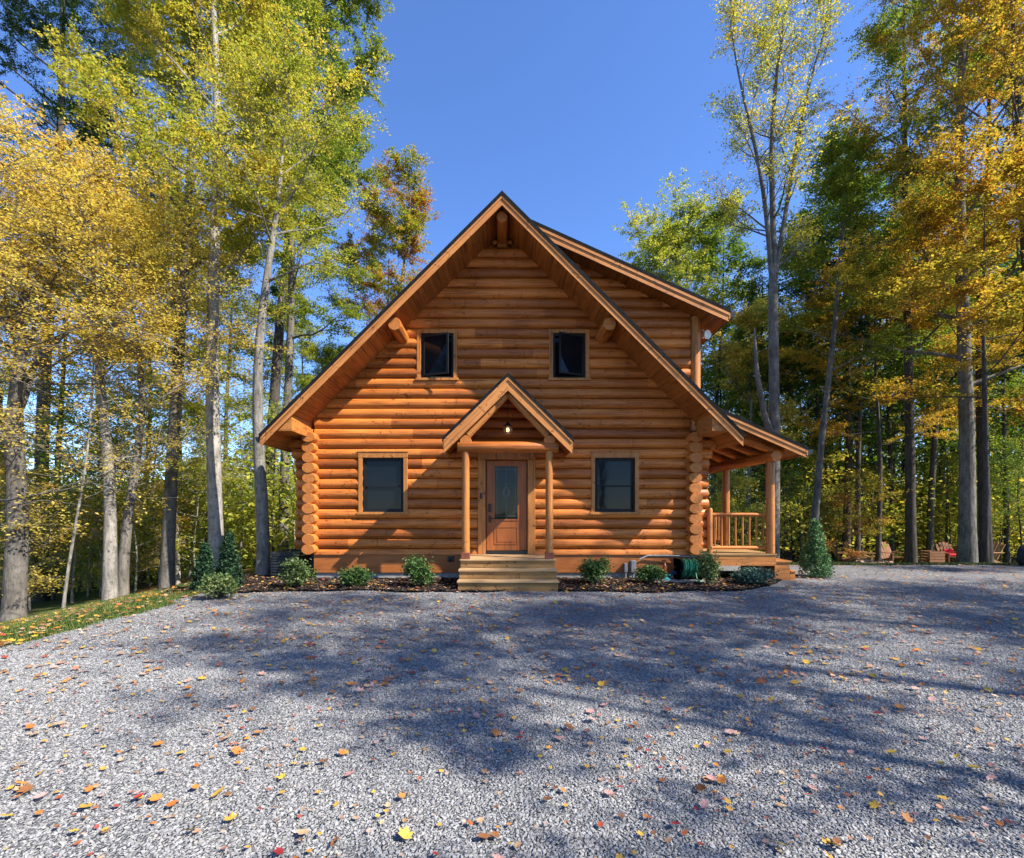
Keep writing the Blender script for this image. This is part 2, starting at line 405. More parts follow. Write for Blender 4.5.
def bed_front(x): return -1.72 + .10*np.sin(x*1.7+.4) + .06*np.sin(x*4.1) + 2.2*sstep(4.4,6.9,np.asarray(x,float)) - .15*sstep(-5.0,-6.5,np.asarray(x,float))
def on_gravel(x, y):
    x = np.asarray(x); y = np.asarray(y)
    return (x > edge_l(y)) & (y < edge_back(x)) & ~((y > bed_front(x)) & (x < 7.0)) & ~((x < -5.2+.0) & (y > -1.9))
grid_sheet('gravel_driveway', np.linspace(-7, 40, 471), np.linspace(-30, 4, 341), M['gravel'], .004, mask=lambda x, y: (x > edge_l(y)) & (y < edge_back(x)))
def mulchmat():
    n = NT('dark_bark_mulch'); v = n.coords(scale=(1,1.6,1))
    vo = n.node('ShaderNodeTexVoronoi', inp={'Vector': v, 'Scale': 26.0, 'Randomness': 1.0})
    sp = n.node('ShaderNodeSeparateColor', inp={0: vo.outputs['Color']})
    col = n.ramp(sp.outputs[0], [(0,(.010,.009,.009)),(.5,(.028,.023,.021)),(.8,(.055,.042,.036)),(.93,(.12,.085,.06)),(1,(.24,.15,.08))])
    n.bump(n.math('ADD', vo.outputs['Distance'], sp.outputs[1]), 1.0, .04)
    return n.base(col, .95, .1)
M['mulch'] = mulchmat()
grid_sheet('mulch_bed', np.linspace(-6.6, 7.0, 341), np.linspace(-2.2, .6, 85), M['mulch'], .035, rough=.012,
           mask=lambda x, y: (y > bed_front(x)) & ~((x < -6.3) & (y < -1.4)) & (y < .5))
def grassmat():
    n = NT('lawn_turf'); v = n.coords()
    a = n.noise(v, 3, 5).outputs['Fac']
    return n.base(n.ramp(a, [(.3,(.035,.07,.012)),(.7,(.08,.135,.022))]), .95, .1)
M['turf'] = grassmat()
grid_sheet('lawn_strip', np.linspace(-10.5, -5.2, 60), np.linspace(-12, 1.5, 136), M['turf'], -.012, mask=lambda x, y: (x < edge_l(y)+.05) & (x > -9.2 - .25*np.sin(y)) & ~((x > -6.3) & (y > -1.6)))
grid_sheet('lawn', np.linspace(7.0, 40, 120), np.linspace(2.5, 13, 60), M['turf'], -.012, mask=lambda x, y: (y > edge_back(x)-.05))
n = NT('grass_blades'); geo = n.node('ShaderNodeNewGeometry')
M['blade'] = n.base(n.ramp(geo.outputs['Random Per Island'], [(0,(.025,.06,.012)),(.7,(.065,.115,.022)),(1,(.24,.19,.06))]), .7, .2)
def blades(name, x, y, hmin, hmax, label):
    k = len(x); z = ground_z(x, y) - .015; a = RNG.uniform(0, 2*pi, k); h = RNG.uniform(hmin, hmax, k); wd = RNG.uniform(.004, .009, k)
    ln = RNG.normal(0, .45, (k,2))*h[:,None]
    P = np.stack([x,y,z],1); d = np.stack([np.cos(a),np.sin(a),0*a],1)*wd[:,None]
    V = np.stack([P-d, P+d, P+np.stack([ln[:,0], ln[:,1], h],1)], 1).reshape(-1,3)
    o = np_mesh(name, V, np.arange(3*k).reshape(-1,3), M['blade'], k=3); return tag(o, label, 'grass', kind='stuff')
x = RNG.uniform(-9.4, -5.35, 90000); y = RNG.uniform(-7.5, 1.0, 90000)
k = (x < edge_l(y)+.06+RNG.normal(0,.05,len(x))) & ~((x > -6.25) & (y > -1.65)); x, y = x[k], y[k]
blades('grass', x, y, .03, .09, 'short green grass growing on the slope left of the gravel')
x = RNG.uniform(7.3, 24, 50000); y = 2.85 + RNG.uniform(0, 1, 50000)**2*5
blades('grass', x, y, .04, .11, 'strip of lawn grass beyond the far edge of the gravel')

# loose stones: real crushed rock on the part of the drive nearest the camera
def stones(name, n_, dmin, dmax, smin, smax, label, verts=10):
    import itertools
    protos = []
    rr = np.random.default_rng(3)
    import bmesh
    for q in range(10):
        bm = bmesh.new()
        for _ in range(verts):
            p = rr.normal(0, 1, 3); p /= np.linalg.norm(p); p *= np.array([1.0, .78, .55])*rr.uniform(.85, 1.1); bm.verts.new(p)
        bmesh.ops.convex_hull(bm, input=bm.verts[:])
        bmesh.ops.delete(bm, geom=[vv for vv in bm.verts if not vv.link_faces], context='VERTS')
        bmesh.ops.triangulate(bm, faces=bm.faces[:])
        bm.verts.index_update()
        protos.append((np.array([vv.co[:] for vv in bm.verts]), np.array([[vv.index for vv in f.verts] for f in bm.faces]))); bm.free()
    u = RNG.uniform(0, 1, n_); d = np.sqrt(dmin**2 + u*(dmax**2-dmin**2))
    X = RNG.uniform(-1.13, 1.13, n_)*d; Y = -DC + d
    k = on_gravel(X, Y); X, Y = X[k], Y[k]; n_ = len(X)
    which = RNG.integers(0, 10, n_); Vs = []; Fs = []; off = 0
    for q, (pv, pf) in enumerate(protos):
        ii = np.where(which == q)[0]; m = len(ii)
        if not m: continue
        s = RNG.uniform(smin, smax, m)*np.exp(RNG.normal(0, .18, m)); a = RNG.uniform(0, 2*pi, m); tx = RNG.normal(0, .35, m); ty = RNG.normal(0, .35, m)
        p = pv[None]*s[:,None,None]
        y2 = p[...,1]*np.cos(tx)[:,None] - p[...,2]*np.sin(tx)[:,None]; z2 = p[...,1]*np.sin(tx)[:,None] + p[...,2]*np.cos(tx)[:,None]
        x3 = p[...,0]*np.cos(ty)[:,None] + z2*np.sin(ty)[:,None]; z3 = -p[...,0]*np.sin(ty)[:,None] + z2*np.cos(ty)[:,None]
        x4 = x3*np.cos(a)[:,None] - y2*np.sin(a)[:,None]; y4 = x3*np.sin(a)[:,None] + y2*np.cos(a)[:,None]
        V = np.stack([x4+X[ii][:,None], y4+Y[ii][:,None], z3 + (s*.25 + RNG.uniform(0,.006,m))[:,None]], -1).reshape(-1,3)
        Fq = (pf[None] + (np.arange(m)*len(pv))[:,None,None] + off).reshape(-1,3)
        Vs.append(V); Fs.append(Fq); off += m*len(pv)
    o = np_mesh(name, np.concatenate(Vs), np.concatenate(Fs), M['pebble'], k=3)
    return tag(o, label, 'gravel', kind='stuff')
n = NT('grey_crushed_stone'); geo = n.node('ShaderNodeNewGeometry'); v = n.coords()
c1 = n.ramp(geo.outputs['Random Per Island'], [(0,(.195,.197,.20)),(.3,(.247,.247,.25)),(.7,(.288,.288,.288)),(.95,(.34,.337,.332)),(1,(.34,.30,.255))])
c1 = n.mix(1, c1, n.ramp(n.noise(v, 60, 3).outputs['Fac'], [(.3,.78),(.7,1.15)]), 'MULTIPLY')
M['pebble'] = n.base(c1, .85, .2)
stones('gravel', 150000, 1.6, 5.2, .0056, .0108, 'loose grey crushed stones covering the drive near the camera', 11)
stones('gravel', 120000, 5.2, 10.2, .0075, .0135, 'loose grey crushed stones further up the drive', 7)

# ------------------------------------------------------------------ the log cabin
X0 = -.06                                               # ridge line
HW = 4.16                                               # half width to the side wall logs
DEPTH = 9.4
def top(x): return 7.933 - abs(x - X0)
SOF = 7.73                                              # soffit height at the ridge
cabin = thing('log_cabin', 'orange stained log cabin with steep black shingled gable roof and side porch', 'house')

def soffit_right(z): return X0 + SOF + .02 - z
def dorm_soffit_x(z): return 4.12 - (z - 5.855)/.45     # x where the dormer soffit meets height z
OPEN = [(-3.15,-2.245,1.50,2.70), (1.99,2.875,1.50,2.70), (-1.86,-1.14,4.46,5.45), (1.065,1.78,4.46,5.45), (-.43,.50,.56,2.66)]
BUL = .092
def log_seg(mb, x0f, x1f, za, zb, zc, hh, jit):
    """one D-shaped log between heights za, zb; x0f, x1f give the end of the log at a height"""
    zs = [zc + hh*sin(t) for t in np.linspace(-pi/2, pi/2, 11)]
    zs = [za] + [z for z in zs if za+.004 < z < zb-.004] + [zb]
    prof = []
    for z in zs:
        u = min(1, abs(z-zc)/hh); prof.append((-(BUL+jit)*sqrt(max(0, 1-u*u))**.9, z))
    prof = prof + [(.10, zb), (.10, za)]
    lo_ = max(x0f(za), x0f(zb)); hi_ = min(x1f(za), x1f(zb))
    if hi_ - lo_ < .02: 
        if max(x1f(za),x1f(zb)) - min(x0f(za),x0f(zb)) < .05: return
    ns = max(2, int((x1f(zc)-x0f(zc))/.55)+1); n = len(prof); vs = []
    ph = random.uniform(0, 9); 
    for i in range(ns+1):
        t = i/ns
        for y, z in prof:
            a, b = x0f(z), x1f(z); b = max(b, a+.005); xx = a + (b-a)*t
            wob = .0045*sin(xx*1.7+ph) if y < 0 else 0
            vs.append((xx, y + wob, z))
    fs = [tuple(range(n-1,-1,-1)), tuple(ns*n+k for k in range(n))]
    for i in range(ns):
        for k in range(n): fs.append((i*n+k, i*n+(k+1)%n, (i+1)*n+(k+1)%n, (i+1)*n+k))
    mb.add(vs, fs)
mb = MB()
NC = 30
for k in range(-1, NC):
    zb = LOGZ0 + k*LOGH; zt = zb + LOGH; zc = (zb+zt)/2; hh = LOGH/2
    if k == -1: zb = LOGZ0 - .127
    jit = random.uniform(-.006, .006)
    def left(z): return max(X0 - HW, X0 - (SOF + .02 - z))
    def right(z):
        m = min(X0 + HW, soffit_right(z)); d = min(X0 + HW, dorm_soffit_x(z) + .04) if z > 3.4 else m
        return max(m, d)
    spans = [(left, right, zb, zt)]
    for (ox0, ox1, oz0, oz1) in OPEN:
        new = []
        for (a, b, z0, z1) in spans:
            if oz1 <= z0 or oz0 >= z1 or ox0 > b(zc) or ox1 < a(zc): new.append((a, b, z0, z1)); continue
            new.append((a, lambda z, q=ox0: q, z0, z1)); new.append((lambda z, q=ox1: q, b, z0, z1))
            if oz0 - z0 > .01: new.append((lambda z, q=ox0: q, lambda z, q=ox1: q, z0, oz0))
            if z1 - oz1 > .01: new.append((lambda z, q=ox0: q, lambda z, q=ox1: q, oz1, z1))
        spans = new
    joint = random.uniform(-3.2, 3.2)                   # a butt joint somewhere in the course
    for (a, b, z0, z1) in spans:
        if a(zc)+.5 < joint < b(zc)-.5:
            log_seg(mb, a, lambda z, q=joint: q-.003, z0, z1, zc, hh, jit); log_seg(mb, lambda z, q=joint: q+.003, b, z0, z1, zc, hh, jit+.002)
        else: log_seg(mb, a, b, z0, z1, zc, hh, jit)
mb.build('log_wall', M['log'], cabin, smooth=True)
# backing behind the grooves and the little triangle under the ridge, with the openings cut free by keeping it behind the windows
mb = MB(); mb.prism_y([(X0-.36, 7.36), (X0+.36, 7.36), (X0, 7.70)], .0, .08); mb.build('gable_panel', M['soffit'], cabin)
# side and back walls
def side_wall(x, sgn, ztop, name):
    mb = MB()
    k = 0
    while LOGZ0 - LOGH/2 + k*LOGH < ztop - .1:
        z = LOGZ0 + k*LOGH - LOGH*.0
        mb.tube([(x, .12, z), (x, DEPTH/2, z), (x, DEPTH, z)], LOGH/2+.001, 12, sq=1.1); k += 1
    mb.build(name, M['log_y'], cabin, smooth=True)
side_wall(X0-HW, -1, 3.5, 'side_wall'); side_wall(X0+HW, 1, 5.75, 'side_wall')
mb = MB(); mb.prism_y([(X0-HW, .5), (X0+HW, .5), (X0+HW, 5.8), (X0+.3, 7.5), (X0, 7.6), (X0-HW, 3.5)], DEPTH, DEPTH+.2); mb.build('back_wall', M['log'], cabin)
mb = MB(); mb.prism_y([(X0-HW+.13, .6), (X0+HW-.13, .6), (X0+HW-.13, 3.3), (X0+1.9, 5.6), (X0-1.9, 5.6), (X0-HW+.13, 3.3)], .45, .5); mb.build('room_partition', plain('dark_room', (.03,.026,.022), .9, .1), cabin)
# corner log ends (side wall logs running out through the front) and the stubs of the front wall logs
for sg in (-1, 1):
    me_, ms_ = MB(), MB(); xc = X0 + sg*(HW+.06)
    k = 0
    while LOGZ0 + k*LOGH < 3.3:
        z = LOGZ0 + k*LOGH; j = random.uniform(-.008, .008); yf = -.255 + random.uniform(-.015, .015)
        if k > 10: yf -= .07*(k-10)*.6
        r = LOGH/2 + .004 + j*.4
        rx = 1.24 + random.uniform(-.05,.05)
        me_.tube([(xc+j, yf, z), (xc+j, yf+.014, z), (xc+j, .2, z)], [r*.95, r*1.02, r*1.02], 18, m=0, mcap=1, sq=rx); k += 1
    for k in range(0, 12):
        z = LOGZ0 + (k+.5)*LOGH; ext = .36 + random.uniform(-.015,.015) + (.0, .08, .17, .27)[max(0, k-8)]
        r = LOGH/2 + .002
        x1 = xc + sg*ext
        ms_.tube([(xc - sg*.02, .02, z), (x1 - sg*.014, .02, z), (x1, .02, z)], [r, r, r*.9], 16, m=0, mcap=1, sq=.92)
    me_.build('corner_log_ends', [M['log_y'], M['endgrain']], cabin, smooth=True)
    ms_.build('corner_log_stubs', [M['log'], M['endgrain']], cabin, smooth=True)
    # boxed eave return behind the rake board
    a, b = xc + sg*.02, xc + sg*.42
    mb = MB(); mb.prism_y([(a, 3.14), (b, 3.14), (a, SOF - abs(a-X0) + .01)] if sg > 0 else [(b, 3.14), (a, 3.14), (a, SOF - abs(a-X0) + .01)], -1.02, -.22)
    if sg < 0: mb.prism_y([(b, 3.14), (a, 3.14), (a, 3.57)], -.22, DEPTH)
    mb.build('eave_return', M['trim'], cabin)
# skirt board, foundation
mb = MB(); mb.box(X0-HW-.02, X0+HW+.02, -.055, .1, .155, .553, b=.004); mb.build('skirt_board', M['skirt'], cabin)
mb = MB(); mb.box(X0-HW+.02, X0+HW-.02, -.02, DEPTH, -.5, .157)
for q in (-1.35, 0.0): pass
mb.build('foundation', M['concrete'], cabin)
for a_, b_ in ((X0-HW-.02, X0-HW+.1), (X0+HW-.1, X0+HW+.02)):
    mb = MB(); mb.box(a_, b_, .1, DEPTH, .155, .58); mb.build('skirt_board', M['skirt'], cabin)

# ---- roofs
RO = 1.05                                               # overhang of the gable end
XE_L, XE_R = X0 - 4.84, X0 + 4.84
def slab_l(mb, y0, y1, t0, t1, xe, m=0):                # left slope between t0 and t1 below the roof surface (measured upright)
    mb.prism_y([(xe, top(xe)-t1), (X0, 7.933-t1), (X0, 7.933-t0), (xe, top(xe)-t0)], y0, y1, m)
def slab_r(mb, y0, y1, t0, t1, xe, m=0):
    mb.prism_y([(X0, 7.933-t1), (xe, top(xe)-t1), (xe, top(xe)-t0), (X0, 7.933-t0)], y0, y1, m)
mb = MB(); slab_l(mb, -RO-.05, DEPTH+.6, 0, .088, XE_L-.03); slab_r(mb, -RO-.05, .10, 0, .088, XE_R+.03)
roof = mb.build('roof', M['shingle'], cabin)
mb = MB(); slab_l(mb, -RO, DEPTH+.55, .091, 7.933-SOF, XE_L); slab_r(mb, -RO, .05, .091, 7.933-SOF, XE_R); mb.build('soffit', M['soffit'], cabin)
for sl, xe, mt in ((slab_l, XE_L, M['rake_l']), (slab_r, XE_R, M['rake_r'])):
    mb = MB(); sl(mb, -RO-.022, -RO-.002, .142, .272, xe); sl(mb, -RO-.040, -RO-.002, .091, .144, xe); mb.build('rake_board', mt, cabin)
mb = MB(); mb.prism_y([(XE_L-.022, top(XE_L)-.23), (XE_L-.001, top(XE_L)-.23), (XE_L-.001, top(XE_L)-.06), (XE_L-.022, top(XE_L)-.06)], -RO-.02, DEPTH+.5)
mb.build('fascia_board', M['trim'], cabin)
def gutter(x, sg, z, y0, y1):
    mb = MB(); a, b = sorted((x, x + sg*.12))
    pr = [(x, z), (x+sg*.12, z), (x+sg*.125, z-.03), (x+sg*.09, z-.11), (x, z-.11)]
    mb.prism_y(pr if sg > 0 else pr[::-1], y0, y1); return mb.build('gutter', M['gutter'], cabin)
gutter(XE_L-.024, -1, top(XE_L)-.075, -RO+.05, DEPTH+.4)
# ridge beam and purlins
for xx, zz, r in ((X0, 7.535, .115), (X0-2.2, 5.345, .135), (X0+2.2, 5.345, .135)):
    mb = MB(); mb.tube([(xx, -.90, zz), (xx, -.885, zz), (xx, .15, zz)], [r*.93, r, r], 20, mcap=1); mb.build('ridge_beam' if xx == X0 else 'purlin', [M['log_y'], M['endgrain']], cabin, smooth=True)
mb = MB(); mb.box(X0-.11, X0+.11, -.10, -.003, 7.372, 7.62, b=.01); mb.build('king_post', M['log_z'], cabin)

# shed dormer, flush with the front wall
def dtop(x): return 5.774 + .45*(4.717 - x)
DX0, DXE, DO = X0 + .03, 4.717, .575
def dslab(mb, y0, y1, t0, t1, xe=DXE, x0=DX0): mb.prism_y([(x0, dtop(x0)-t1), (xe, dtop(xe)-t1), (xe, dtop(xe)-t0), (x0, dtop(x0)-t0)], y0, y1)
mb = MB(); dslab(mb, -DO-.045, DEPTH+.55, 0, .066, DXE+.03); mb.build('dormer_roof', M['shingle'], cabin)
mb = MB(); dslab(mb, -DO, DEPTH+.5, .069, .185); mb.build('dormer_soffit', M['soffit'], cabin)
mb = MB(); dslab(mb, -DO-.020, -DO-.002, .135, .262, x0=.2); dslab(mb, -DO-.038, -DO-.002, .069, .138, x0=.2); mb.build('rake_board', M['rake_low'], cabin)
mb = MB(); mb.box(DXE+.001, DXE+.022, -DO-.03, DEPTH+.5, dtop(DXE)-.22, dtop(DXE)-.06); mb.build('fascia_board', M['trim'], cabin)
gutter(DXE+.024, 1, dtop(DXE)-.065, -DO-.01, DEPTH+.5)
mb = MB(); mb.tube([(X0+HW+.13, -.01, 3.3), (X0+HW+.13, -.01, 5.83)], .115, 16); mb.build('corner_post', M['log_z'], cabin, smooth=True)

# ---- windows
def casing(mb, x0, x1, z0, z1, w=.09, yf=-.098, head=.12, sill=.055):
    mb.box(x0-w, x0, yf, .10, z0, z1, b=.004); mb.box(x1, x1+w, yf, .10, z0, z1, b=.004)
    mb.box(x0-w-.005, x1+w+.005, yf-.004, .10, z1, z1+head, b=.004); mb.box(x0-w-.025, x1+w+.025, yf-.03, .10, z0-sill, z0, b=.004)
def frame(mb, x0, x1, z0, z1, y, t, dep):
    mb.box(x0, x0+t, y, y+dep, z0, z1); mb.box(x1-t, x1, y, y+dep, z0, z1); mb.box(x0+t, x1-t, y, y+dep, z0, z0+t); mb.box(x0+t, x1-t, y, y+dep, z1-t, z1)
for (x0, x1, z0, z1) in OPEN[:2]:
    mb = MB(); casing(mb, x0, x1, z0, z1); mb.box(x0-.11, x1+.11, -.115, .0, z1+.121, z1+.150, b=.004)
    win = mb.build('window', M['trim_z'], cabin)
    mb = MB(); frame(mb, x0+.001, x1-.001, z0+.001, z1-.001, -.05, .035, .08); mb.build('window_frame', M['winframe'], win)
    zm = (z0+z1)/2 - .02
    for a, b, y in ((zm-.02, z1-.036, -.030), (z0+.036, zm+.02, -.008)):
        mb = MB(); frame(mb, x0+.037, x1-.037, a, b, y, .035, .03); mb.build('sash', M['winframe'], win)
    mb = MB(); mb.box(x0+.06, x1-.06, -.012, -.006, zm, z1-.06); mb.box(x0+.06, x1-.06, .008, .014, z0+.06, zm-.001); mb.build('pane', M['pane'], win)
for q, (x0, x1, z0, z1) in enumerate(OPEN[2:4]):
    mb = MB(); casing(mb, x0, x1, z0, z1, head=.085); win = mb.build('window', M['trim_z'], cabin)
    mb = MB(); frame(mb, x0+.001, x1-.001, z0+.001, z1-.001, -.06, .045, .09); mb.build('window_frame', M['winframe'], win)
    mb = MB(); mb.box(x0+.046, x1-.046, .02, .026, z0+.046, z1-.046); mb.build('pane', M['pane'], win)
    # sash swung outwards: hinged on the outer side (left window) or on the right (right window)
    wd = (x1-x0) - .10
    mb = MB(); frame(mb, 0, wd, 0, z1-z0-.1, -.015, .04, .03); sash = mb.build('open_sash', M['winframe'], win)
    mb = MB(); mb.box(.041, wd-.041, -.003, .003, .041, z1-z0-.141); pn = mb.build('pane', M['pane'], win)
    for o in (sash, pn):
        if q == 0: o.location = (x0+.05, -.075, z0+.05); o.rotation_euler = (0, 0, R(-20))
        else:
            o.location = (x1-.05, -.075, z0+.05); o.rotation_euler = (0, 0, R(180+24))
# ---- front door
dx0, dx1, dz0, dz1 = OPEN[4]; dz0 = .615
mb = MB()
mb.box(dx0-.17, dx0-.002, -.105, .1, .57, dz1+.001, b=.004); mb.box(dx1+.002, dx1+.17, -.105, .1, .57, dz1+.001, b=.004); mb.box(dx0-.175, dx1+.175, -.11, .1, dz1+.002, dz1+.17, b=.004)
mb.build('door_casing', M['trim_z'], cabin)
mb = MB()
a, b = dx0+.02, dx1-.02; gx0, gx1, gz0, gz1 = a+.17, b-.19, 1.33, 2.53
yd = -.012
mb.box(a, gx0, yd, yd+.05, dz0+.03, dz1-.015); mb.box(gx1, b, yd, yd+.05, dz0+.03, dz1-.015); mb.box(gx0, gx1, yd, yd+.05, gz1, dz1-.015); mb.box(gx0, gx1, yd, yd+.05, dz0+.03, gz0)
door = mb.build('front_door', M['door'], cabin)
mb = MB(); frame(mb, gx0-.02, gx1+.02, gz0-.02, gz1+.02, yd-.014, .03, .02)
mb.build('glass_trim', M['door'], door)
mb = MB(); frame(mb, gx0, gx1, .78, 1.18, yd-.010, .028, .012); mb.box(gx0+.05, gx1-.05, yd-.008, yd+.004, .83, 1.13, b=.006); mb.build('panel', M['door'], door)
mb = MB(); mb.box(gx0+.001, gx1-.001, yd+.018, yd+.026, gz0+.001, gz1-.001); mb.build('pane', M['doorglass'], door)
mb = MB(); gc = (gx0+gx1)/2
for s_ in (.05, .075): mb.tube([(gc+s_*1.0*cos(t), yd+.014, 1.93+s_*1.5*sin(t)) for t in np.linspace(0, 2*pi, 21)], .0035, 5, cap=False)
for xx in (gx0+.06, gx1-.06): mb.tube([(xx, yd+.014, gz0), (xx, yd+.014, gz1)], .003, 5)
mb.tube([(gc, yd+.014, gz0), (gc, yd+.014, 1.82)], .003, 5); mb.tube([(gc, yd+.014, 2.04), (gc, yd+.014, gz1)], .003, 5)
for zz in (gz0+.08, gz1-.08): mb.tube([(gx0, yd+.014, zz), (gx1, yd+.014, zz)], .003, 5)
mb.build('leaded_lines', M['pvc'], door)
mb = MB(); mb.box(a+.045, a+.105, yd-.03, yd, 1.50, 1.68, b=.006); mb.build('keypad_lock', M['black'], door)
mb = MB(); mb.box(a+.05, a+.10, yd-.02, yd, 1.27, 1.42, b=.005); mb.tube([(a+.075, yd-.02, 1.36), (a+.075, yd-.06, 1.36), (a+.17, yd-.06, 1.36)], .011, 8); mb.build('handle', M['black'], door)
mb = MB(); mb.box(dx0, dx1, -.07, .06, .57, .635); mb.build('threshold', M['gutter'], cabin)
mb = MB(); mb.box(dx0-.125, dx0-.075, -.128, -.104, 1.79, 1.92, b=.006); mb.build('doorbell', M['black'], cabin)
mb = MB(); mb.box(-1.27, -1.13, -.10, -.054, .40, .52, b=.008); mb.tube([(-1.2, -.10, .45), (-1.2, -.15, .43)], .02, 8); mb.build('outlet_box', M['black'], cabin)

# ---- entry steps and gabled entry roof
EX = .058
mb = MB(); mb.box(-.885, 1.0, -1.14, -.058, .0, .525); mb.box(-.885, 1.0, -1.40, -1.142, .0, .345); mb.box(-.885, 1.0, -1.66, -1.402, .0, .162)
st = mb.build('entry_steps', M['riser'], cabin)
mb = MB(); mb.box(-.90, 1.015, -1.175, -.06, .527, .562, b=.006); mb.build('landing', M['tread'], st)
for yy, zz in ((-1.435, .347), (-1.695, .164)):
    mb = MB(); mb.box(-.905, 1.02, yy, yy+.285, zz, zz+.038, b=.006); mb.build('tread', M['tread'], st)
PY = -1.07
for xx in (-.788, .890):
    mb = MB(); mb.tube([(xx+random.uniform(-.004,.004), PY, z) for z in (.66, 1.3, 2.0, 2.72)], [.078,.077,.074,.072], 16); mb.build('entry_post', M['log_z'], cabin, smooth=True)
    mb = MB(); mb.box(xx-.086, xx+.086, PY-.086, PY+.086, .563, .69, b=.006); mb.build('post_base', M['bronze'], cabin)
    mb = MB(); mb.tube([(xx-.0, -1.15, 2.92), (xx, -1.135, 2.92), (xx, .02, 2.92)], [.108,.115,.115], 18, mcap=1); mb.build('entry_plate_log', [M['log_y'], M['endgrain']], cabin, smooth=True)
mb = MB(); mb.tube([(-.95, PY, 2.80), (-.935, PY, 2.80), (EX, PY, 2.80), (1.05, PY, 2.80), (1.065, PY, 2.80)], [.100,.112,.112,.112,.100], 18, mcap=1); mb.build('entry_beam', [M['log'], M['endgrain']], cabin, smooth=True)
def ptop(x): return 4.236 - .985*abs(x-EX)
PE, PO = 1.262, 1.25
def pslab(mb, y0, y1, t0, t1, sg, xe=PE):
    q = [(EX+sg*xe, ptop(EX+xe)-t1), (EX, 4.236-t1), (EX, 4.236-t0), (EX+sg*xe, ptop(EX+xe)-t0)]
    mb.prism_y(q if sg < 0 else q[::-1], y0, y1)
mb = MB(); pslab(mb, -PO-.048, -.01, 0, .075, -1, PE+.03); pslab(mb, -PO-.048, -.01, 0, .075, 1, PE+.03); proof = mb.build('entry_roof', M['shingle'], cabin)
mb = MB(); pslab(mb, -PO, -.02, .078, .17, -1); pslab(mb, -PO, -.02, .078, .17, 1); mb.build('entry_soffit', M['soffit'], proof)
for sg, mt in ((-1, M['rake_l']), (1, M['rake_r'])):
    mb = MB(); pslab(mb, -PO-.020, -PO-.002, .135, .345, sg); pslab(mb, -PO-.040, -PO-.002, .078, .138, sg); mb.build('rake_board', mt, proof)
    mb = MB(); xx = EX+sg*PE; mb.box(min(xx, xx+sg*.02)+.0005, max(xx, xx+sg*.02)+.0005, -PO, -.02, ptop(xx)-.27, ptop(xx)-.06); mb.build('fascia_board', M['trim'], proof)
    # log rafters showing under the entry roof
    mb = MB(); mb.tube([(EX+sg*.80, PY, 3.04), (EX+sg*.02, PY, 3.86)], .075, 14); mb.build('entry_rafter', M['rake_l'] if sg < 0 else M['rake_r'], cabin, smooth=True)

# ---- side porch
def qtop(x): return 2.89 + .438*(6.40 - x)
QX0, QXE, QO = X0+HW-.02, 6.40, .50
def qslab(mb, y0, y1, t0, t1, xe=QXE, x0=QX0): mb.prism_y([(x0, qtop(x0)-t1), (xe, qtop(xe)-t1), (xe, qtop(xe)-t0), (x0, qtop(x0)-t0)], y0, y1)
mb = MB(); qslab(mb, -QO-.045, DEPTH+.4, 0, .066, QXE+.03); qroof = mb.build('porch_roof', M['shingle'], cabin)
mb = MB(); qslab(mb, -QO, DEPTH+.35, .069, .15); mb.build('porch_soffit', M['soffit'], qroof)
mb = MB(); qslab(mb, -QO-.020, -QO-.002, .13, .235, x0=4.3); qslab(mb, -QO-.038, -QO-.002, .069, .133, x0=4.3); mb.build('rake_board', M['rake_low'], qroof)
mb = MB(); mb.box(QXE+.001, QXE+.022, -QO-.03, DEPTH+.3, qtop(QXE)-.19, qtop(QXE)-.06); mb.build('fascia_board', M['trim'], qroof)
gutter(QXE+.024, 1, qtop(QXE)-.06, -QO-.01, DEPTH+.3)
PX = 5.82
mb = MB(); mb.tube([(PX, -.42, 2.70), (PX, -.405, 2.70), (PX, 4, 2.70), (PX, DEPTH, 2.70)], [.10,.115,.115,.115], 16, mcap=1); mb.build('porch_beam', [M['log_y'], M['endgrain']], cabin, smooth=True)
for yy in (-.17, 1.94, 4.2, 6.6):
    mb = MB(); mb.tube([(PX, yy, .60), (PX, yy, 1.6), (PX, yy, 2.62)], [.092,.09,.086], 16); mb.build('porch_post', M['log_z'], cabin, smooth=True)
for yy in (-.12, .55, 1.3, 2.1, 3.0, 4.0):
    mb = MB(); mb.tube([(4.2, yy, 3.50), (4.5, yy, 3.385), (QXE-.3, yy, qtop(QXE-.3)-.25)], .085, 12); mb.build('porch_rafter', M['log'], cabin, smooth=True)
mb = MB(); mb.box(4.24, 5.90, -.30, 7.0, .555, .59, b=.004); deck = mb.build('porch_deck', M['deck'], cabin)
mb = MB(); mb.box(4.26, 5.885, -.285, -.245, .335, .553); mb.box(5.85, 5.885, -.244, 7.0, .335, .553); mb.build('deck_rim', M['trim'], deck)
for xx in (4.6, 5.7):
    mb = MB(); mb.box(xx-.07, xx+.07, .0, .14, -.1, .40); mb.build('deck_pier', M['riser'], deck)
mb = MB(); mb.box(5.89, 6.22, -.22, 1.3, .0, .40); mb.box(5.89, 6.25, -.25, 1.33, .402, .438, b=.004)
pst = mb.build('porch_steps', M['trim'], cabin)
mb = MB(); mb.box(6.252, 6.36, -.18, 1.3, .0, .18); mb.box(6.252, 6.38, -.2, 1.33, .182, .216, b=.004); mb.build('lower_step', M['trim'], pst)
